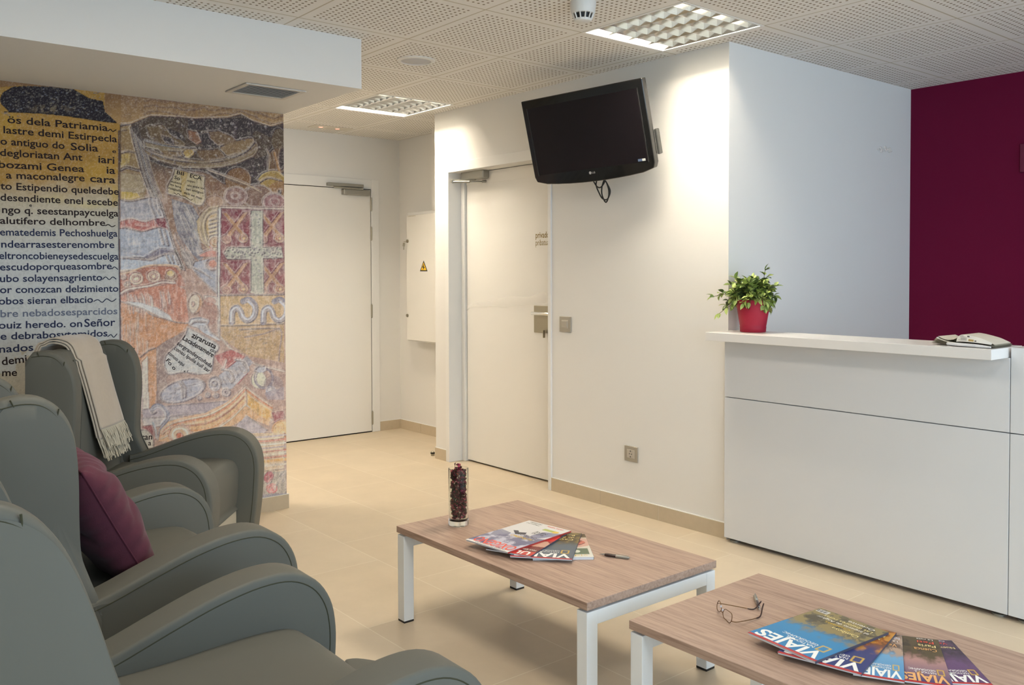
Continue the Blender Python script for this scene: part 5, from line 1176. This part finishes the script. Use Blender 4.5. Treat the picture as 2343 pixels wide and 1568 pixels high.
def mUL(p):
    base(p,'#3a3230','#c03a34'); p.poly([(.0,.0),(.55,.0),(.55,.20),(.0,.20)],'#c63a32'); p.poly([(0,.5),(.35,.45),(.6,.6),(.6,.75),(.1,.8),(0,.7)],'#c9a08c'); p.poly([(0,.85),(.5,.75),(1,.9),(1,1.38),(0,1.38)],'#c8322e'); p.poly([(0,1.15),(.6,1.02),(1,1.2),(1,1.38),(0,1.38)],'#2a2022')
def mVia(sky,mid,land,lines):
    def f(p):
        base(p,sky,mid,1.4); n=p.noise(9,oct=4); m=np.clip((p.V-.62)*4+(n-.5)*1.6,0,1); p.tint(m,land,.95); p.tint(m*(n>.52),lines,.55); p.tint(m*(n<.40),'#2a2218',.5); p.poly([(.0,.0),(1,.0),(1,.045),(0,.045)],'#b8322e') if sky!='#4a2c44' else None; frame_(p,.10,.275,.11,.14)
    return f
def mFood(p):
    base(p,'#dcdcd4','#b9a88c'); p.ell(.45,.85,.55,.32,'#c9a090'); p.ell(.5,.85,.45,.25,'#7c3c30'); n=p.noise(14,oct=3); p.tint((n>.55)*(np.hypot((p.U-.5)/.45,(p.V-.85)/.25)<1),'#c86c58',.9); p.poly([(.05,.16),(.45,.16),(.45,.5),(.05,.5)],'#5a6a52'); p.poly([(.5,.2),(.9,.2),(.9,.55),(.5,.55)],'#c8cab8'); p.ell(.25,.33,.06,.08,'#d8d8c8'); p.poly([(0,1.15),(1,1.15),(1,1.38),(0,1.38)],'#5a4a30')
W='#f2f2ee'; OX='#e8543c'; YE='#d9b23c'; BK='#1a1a1e'
g1='glossy magazines fanned out on the far coffee table'; g2='travel magazines fanned out on the nearest coffee table'
# far table: bottom to top
magazine('white food magazine with stacked thick pages, undermost right on the far table',(1359,1275),(1218,1277),(1352,1222),TZ,.010,mFood,[('vid',.08,.13,.30,.07,YE)],group=g1)
magazine('dark travel magazine, third from the left on the far table',(1309,1281),(1166,1273),(1339,1221),TZ+.0105,.005,mVia('#55606e','#4c5a66','#5a4a20','#8a7438'),[('VIAJES',.04,.235,.95,.19,W,.028),('NATIONAL',.25,.325,.62,.05,W),('GEOGRAPHIC',.25,.395,.70,.05,W),('Castilla',.10,1.02,.5,.08,'#f0e09a'),('de Roma',.10,1.14,.5,.07,'#f0e09a'),('Burgos',.10,1.26,.4,.07,'#f0e09a')],group=g1)
magazine('red and black magazine, second from the left on the far table',(1214,1273),(1110,1256),(1312,1223),TZ+.016,.005,mUL,[('UL',.08,.175,.42,.15,W,.025),('MAX EJERCICIO',.05,.30,.55,.05,W)],group=g1)
magazine('white and violet mountain sports magazine with red spine, topmost on the far table',(1162,1264),(1065,1236),(1290,1211),TZ+.0215,.006,mOxi,{'spine':mat('red_spine',lin('#a83a34'),.4),'t':[('OXIGENO',.03,.25,.92,.20,OX,.014),('MUNDO DE AVENTURA',.1,.045,.8,.03,BK),('ALPINISMO',.12,.66,.62,.07,YE,.01),('CASCADAS',.14,.76,.62,.06,BK),('RUTAS',.16,.93,.42,.06,BK),('NIEVE',.16,1.01,.42,.06,BK),('GUIA NEPAL',.12,1.34,.5,.05,OX),('Nevado',.62,1.34,.9,.05,BK),('Material',.62,1.27,.92,.04,BK)]},curl=.004,group=g1)
# nearest table
vi=lambda c:[('VIAJES',.04,.245,.95,.20,c,.028),('NATIONAL',.25,.325,.66,.052,W,.01),('GEOGRAPHIC',.25,.395,.76,.052,W,.01)]
magazine('dark purple travel magazine, rightmost on the nearest table',(2272,1568),(2139,1562),(2210,1467.3),TZ,.004,mVia('#5a3c66','#6a4c74','#3c2c44','#5c3e58'),vi('#f2f2ee')+[('Nueva',.08,1.14,.40,.07,'#f0e09a'),('Valle',.16,1.28,.42,.07,'#e8543c'),('Castillos',.16,1.35,.5,.04,W)],group=g2)
magazine('violet travel magazine with orange title, second from the right on the nearest table',(2182,1573),(2055,1556),(2169,1467.3),TZ+.0045,.005,mVia('#34306c','#d0a08c','#38301c','#5c5030'),vi('#e9b070')+[('Cuenca',.10,1.04,.55,.09,'#e9b070'),('Paris',.10,1.16,.45,.08,'#f0e09a'),('Peti',.12,1.27,.45,.07,'#e8543c'),('La ruta',.12,1.35,.45,.04,W)],group=g2)
magazine('pale blue travel magazine, middle of the fan on the nearest table',(2070,1561),(1950,1542),(2131.8,1464),TZ+.0100,.005,mVia('#4a8cc0','#7aaed0','#8a705c','#c8ac94'),vi('#f2f2ee')+[('Venecia',.12,1.05,.62,.09,'#e9b070'),('Islas Canarias',.06,1.28,.8,.08,'#cfd6e6'),('La costa',.1,1.16,.5,.04,W)],group=g2)
magazine('dark blue and orange travel magazine, second from the left on the nearest table',(1970,1544),(1778,1493),(2059,1450),TZ+.0155,.005,mVia('#2c3a74','#3c3c70','#a0601c','#d8a03c'),vi('#f2f2ee')+[('Malta',.08,1.22,.40,.08,'#f0e09a'),('Valle del',.10,1.10,.60,.07,'#f0e09a'),('Camino',.08,1.32,.5,.05,W)],group=g2)
magazine('bright blue travel magazine with ruins cover, topmost and leftmost on the nearest table',(1865,1514),(1710,1449),(2024,1443.8),TZ+.0210,.007,mVia('#2f7fb4','#3c8cbc','#6c5f3c','#a8945c'),vi('#f2f2ee')+[('Camboya',.12,.98,.50,.07,'#f0e09a'),('Cataratas',.30,1.06,.66,.055,YE),('el imperio de Angkor',.10,1.14,.85,.05,W),('Las mejores rutas',.10,1.22,.80,.055,'#f0e09a'),('Oriente',.12,1.30,.5,.05,W)],curl=.004,group=g2,barcode=(.80,1.24,.97,1.33,None))
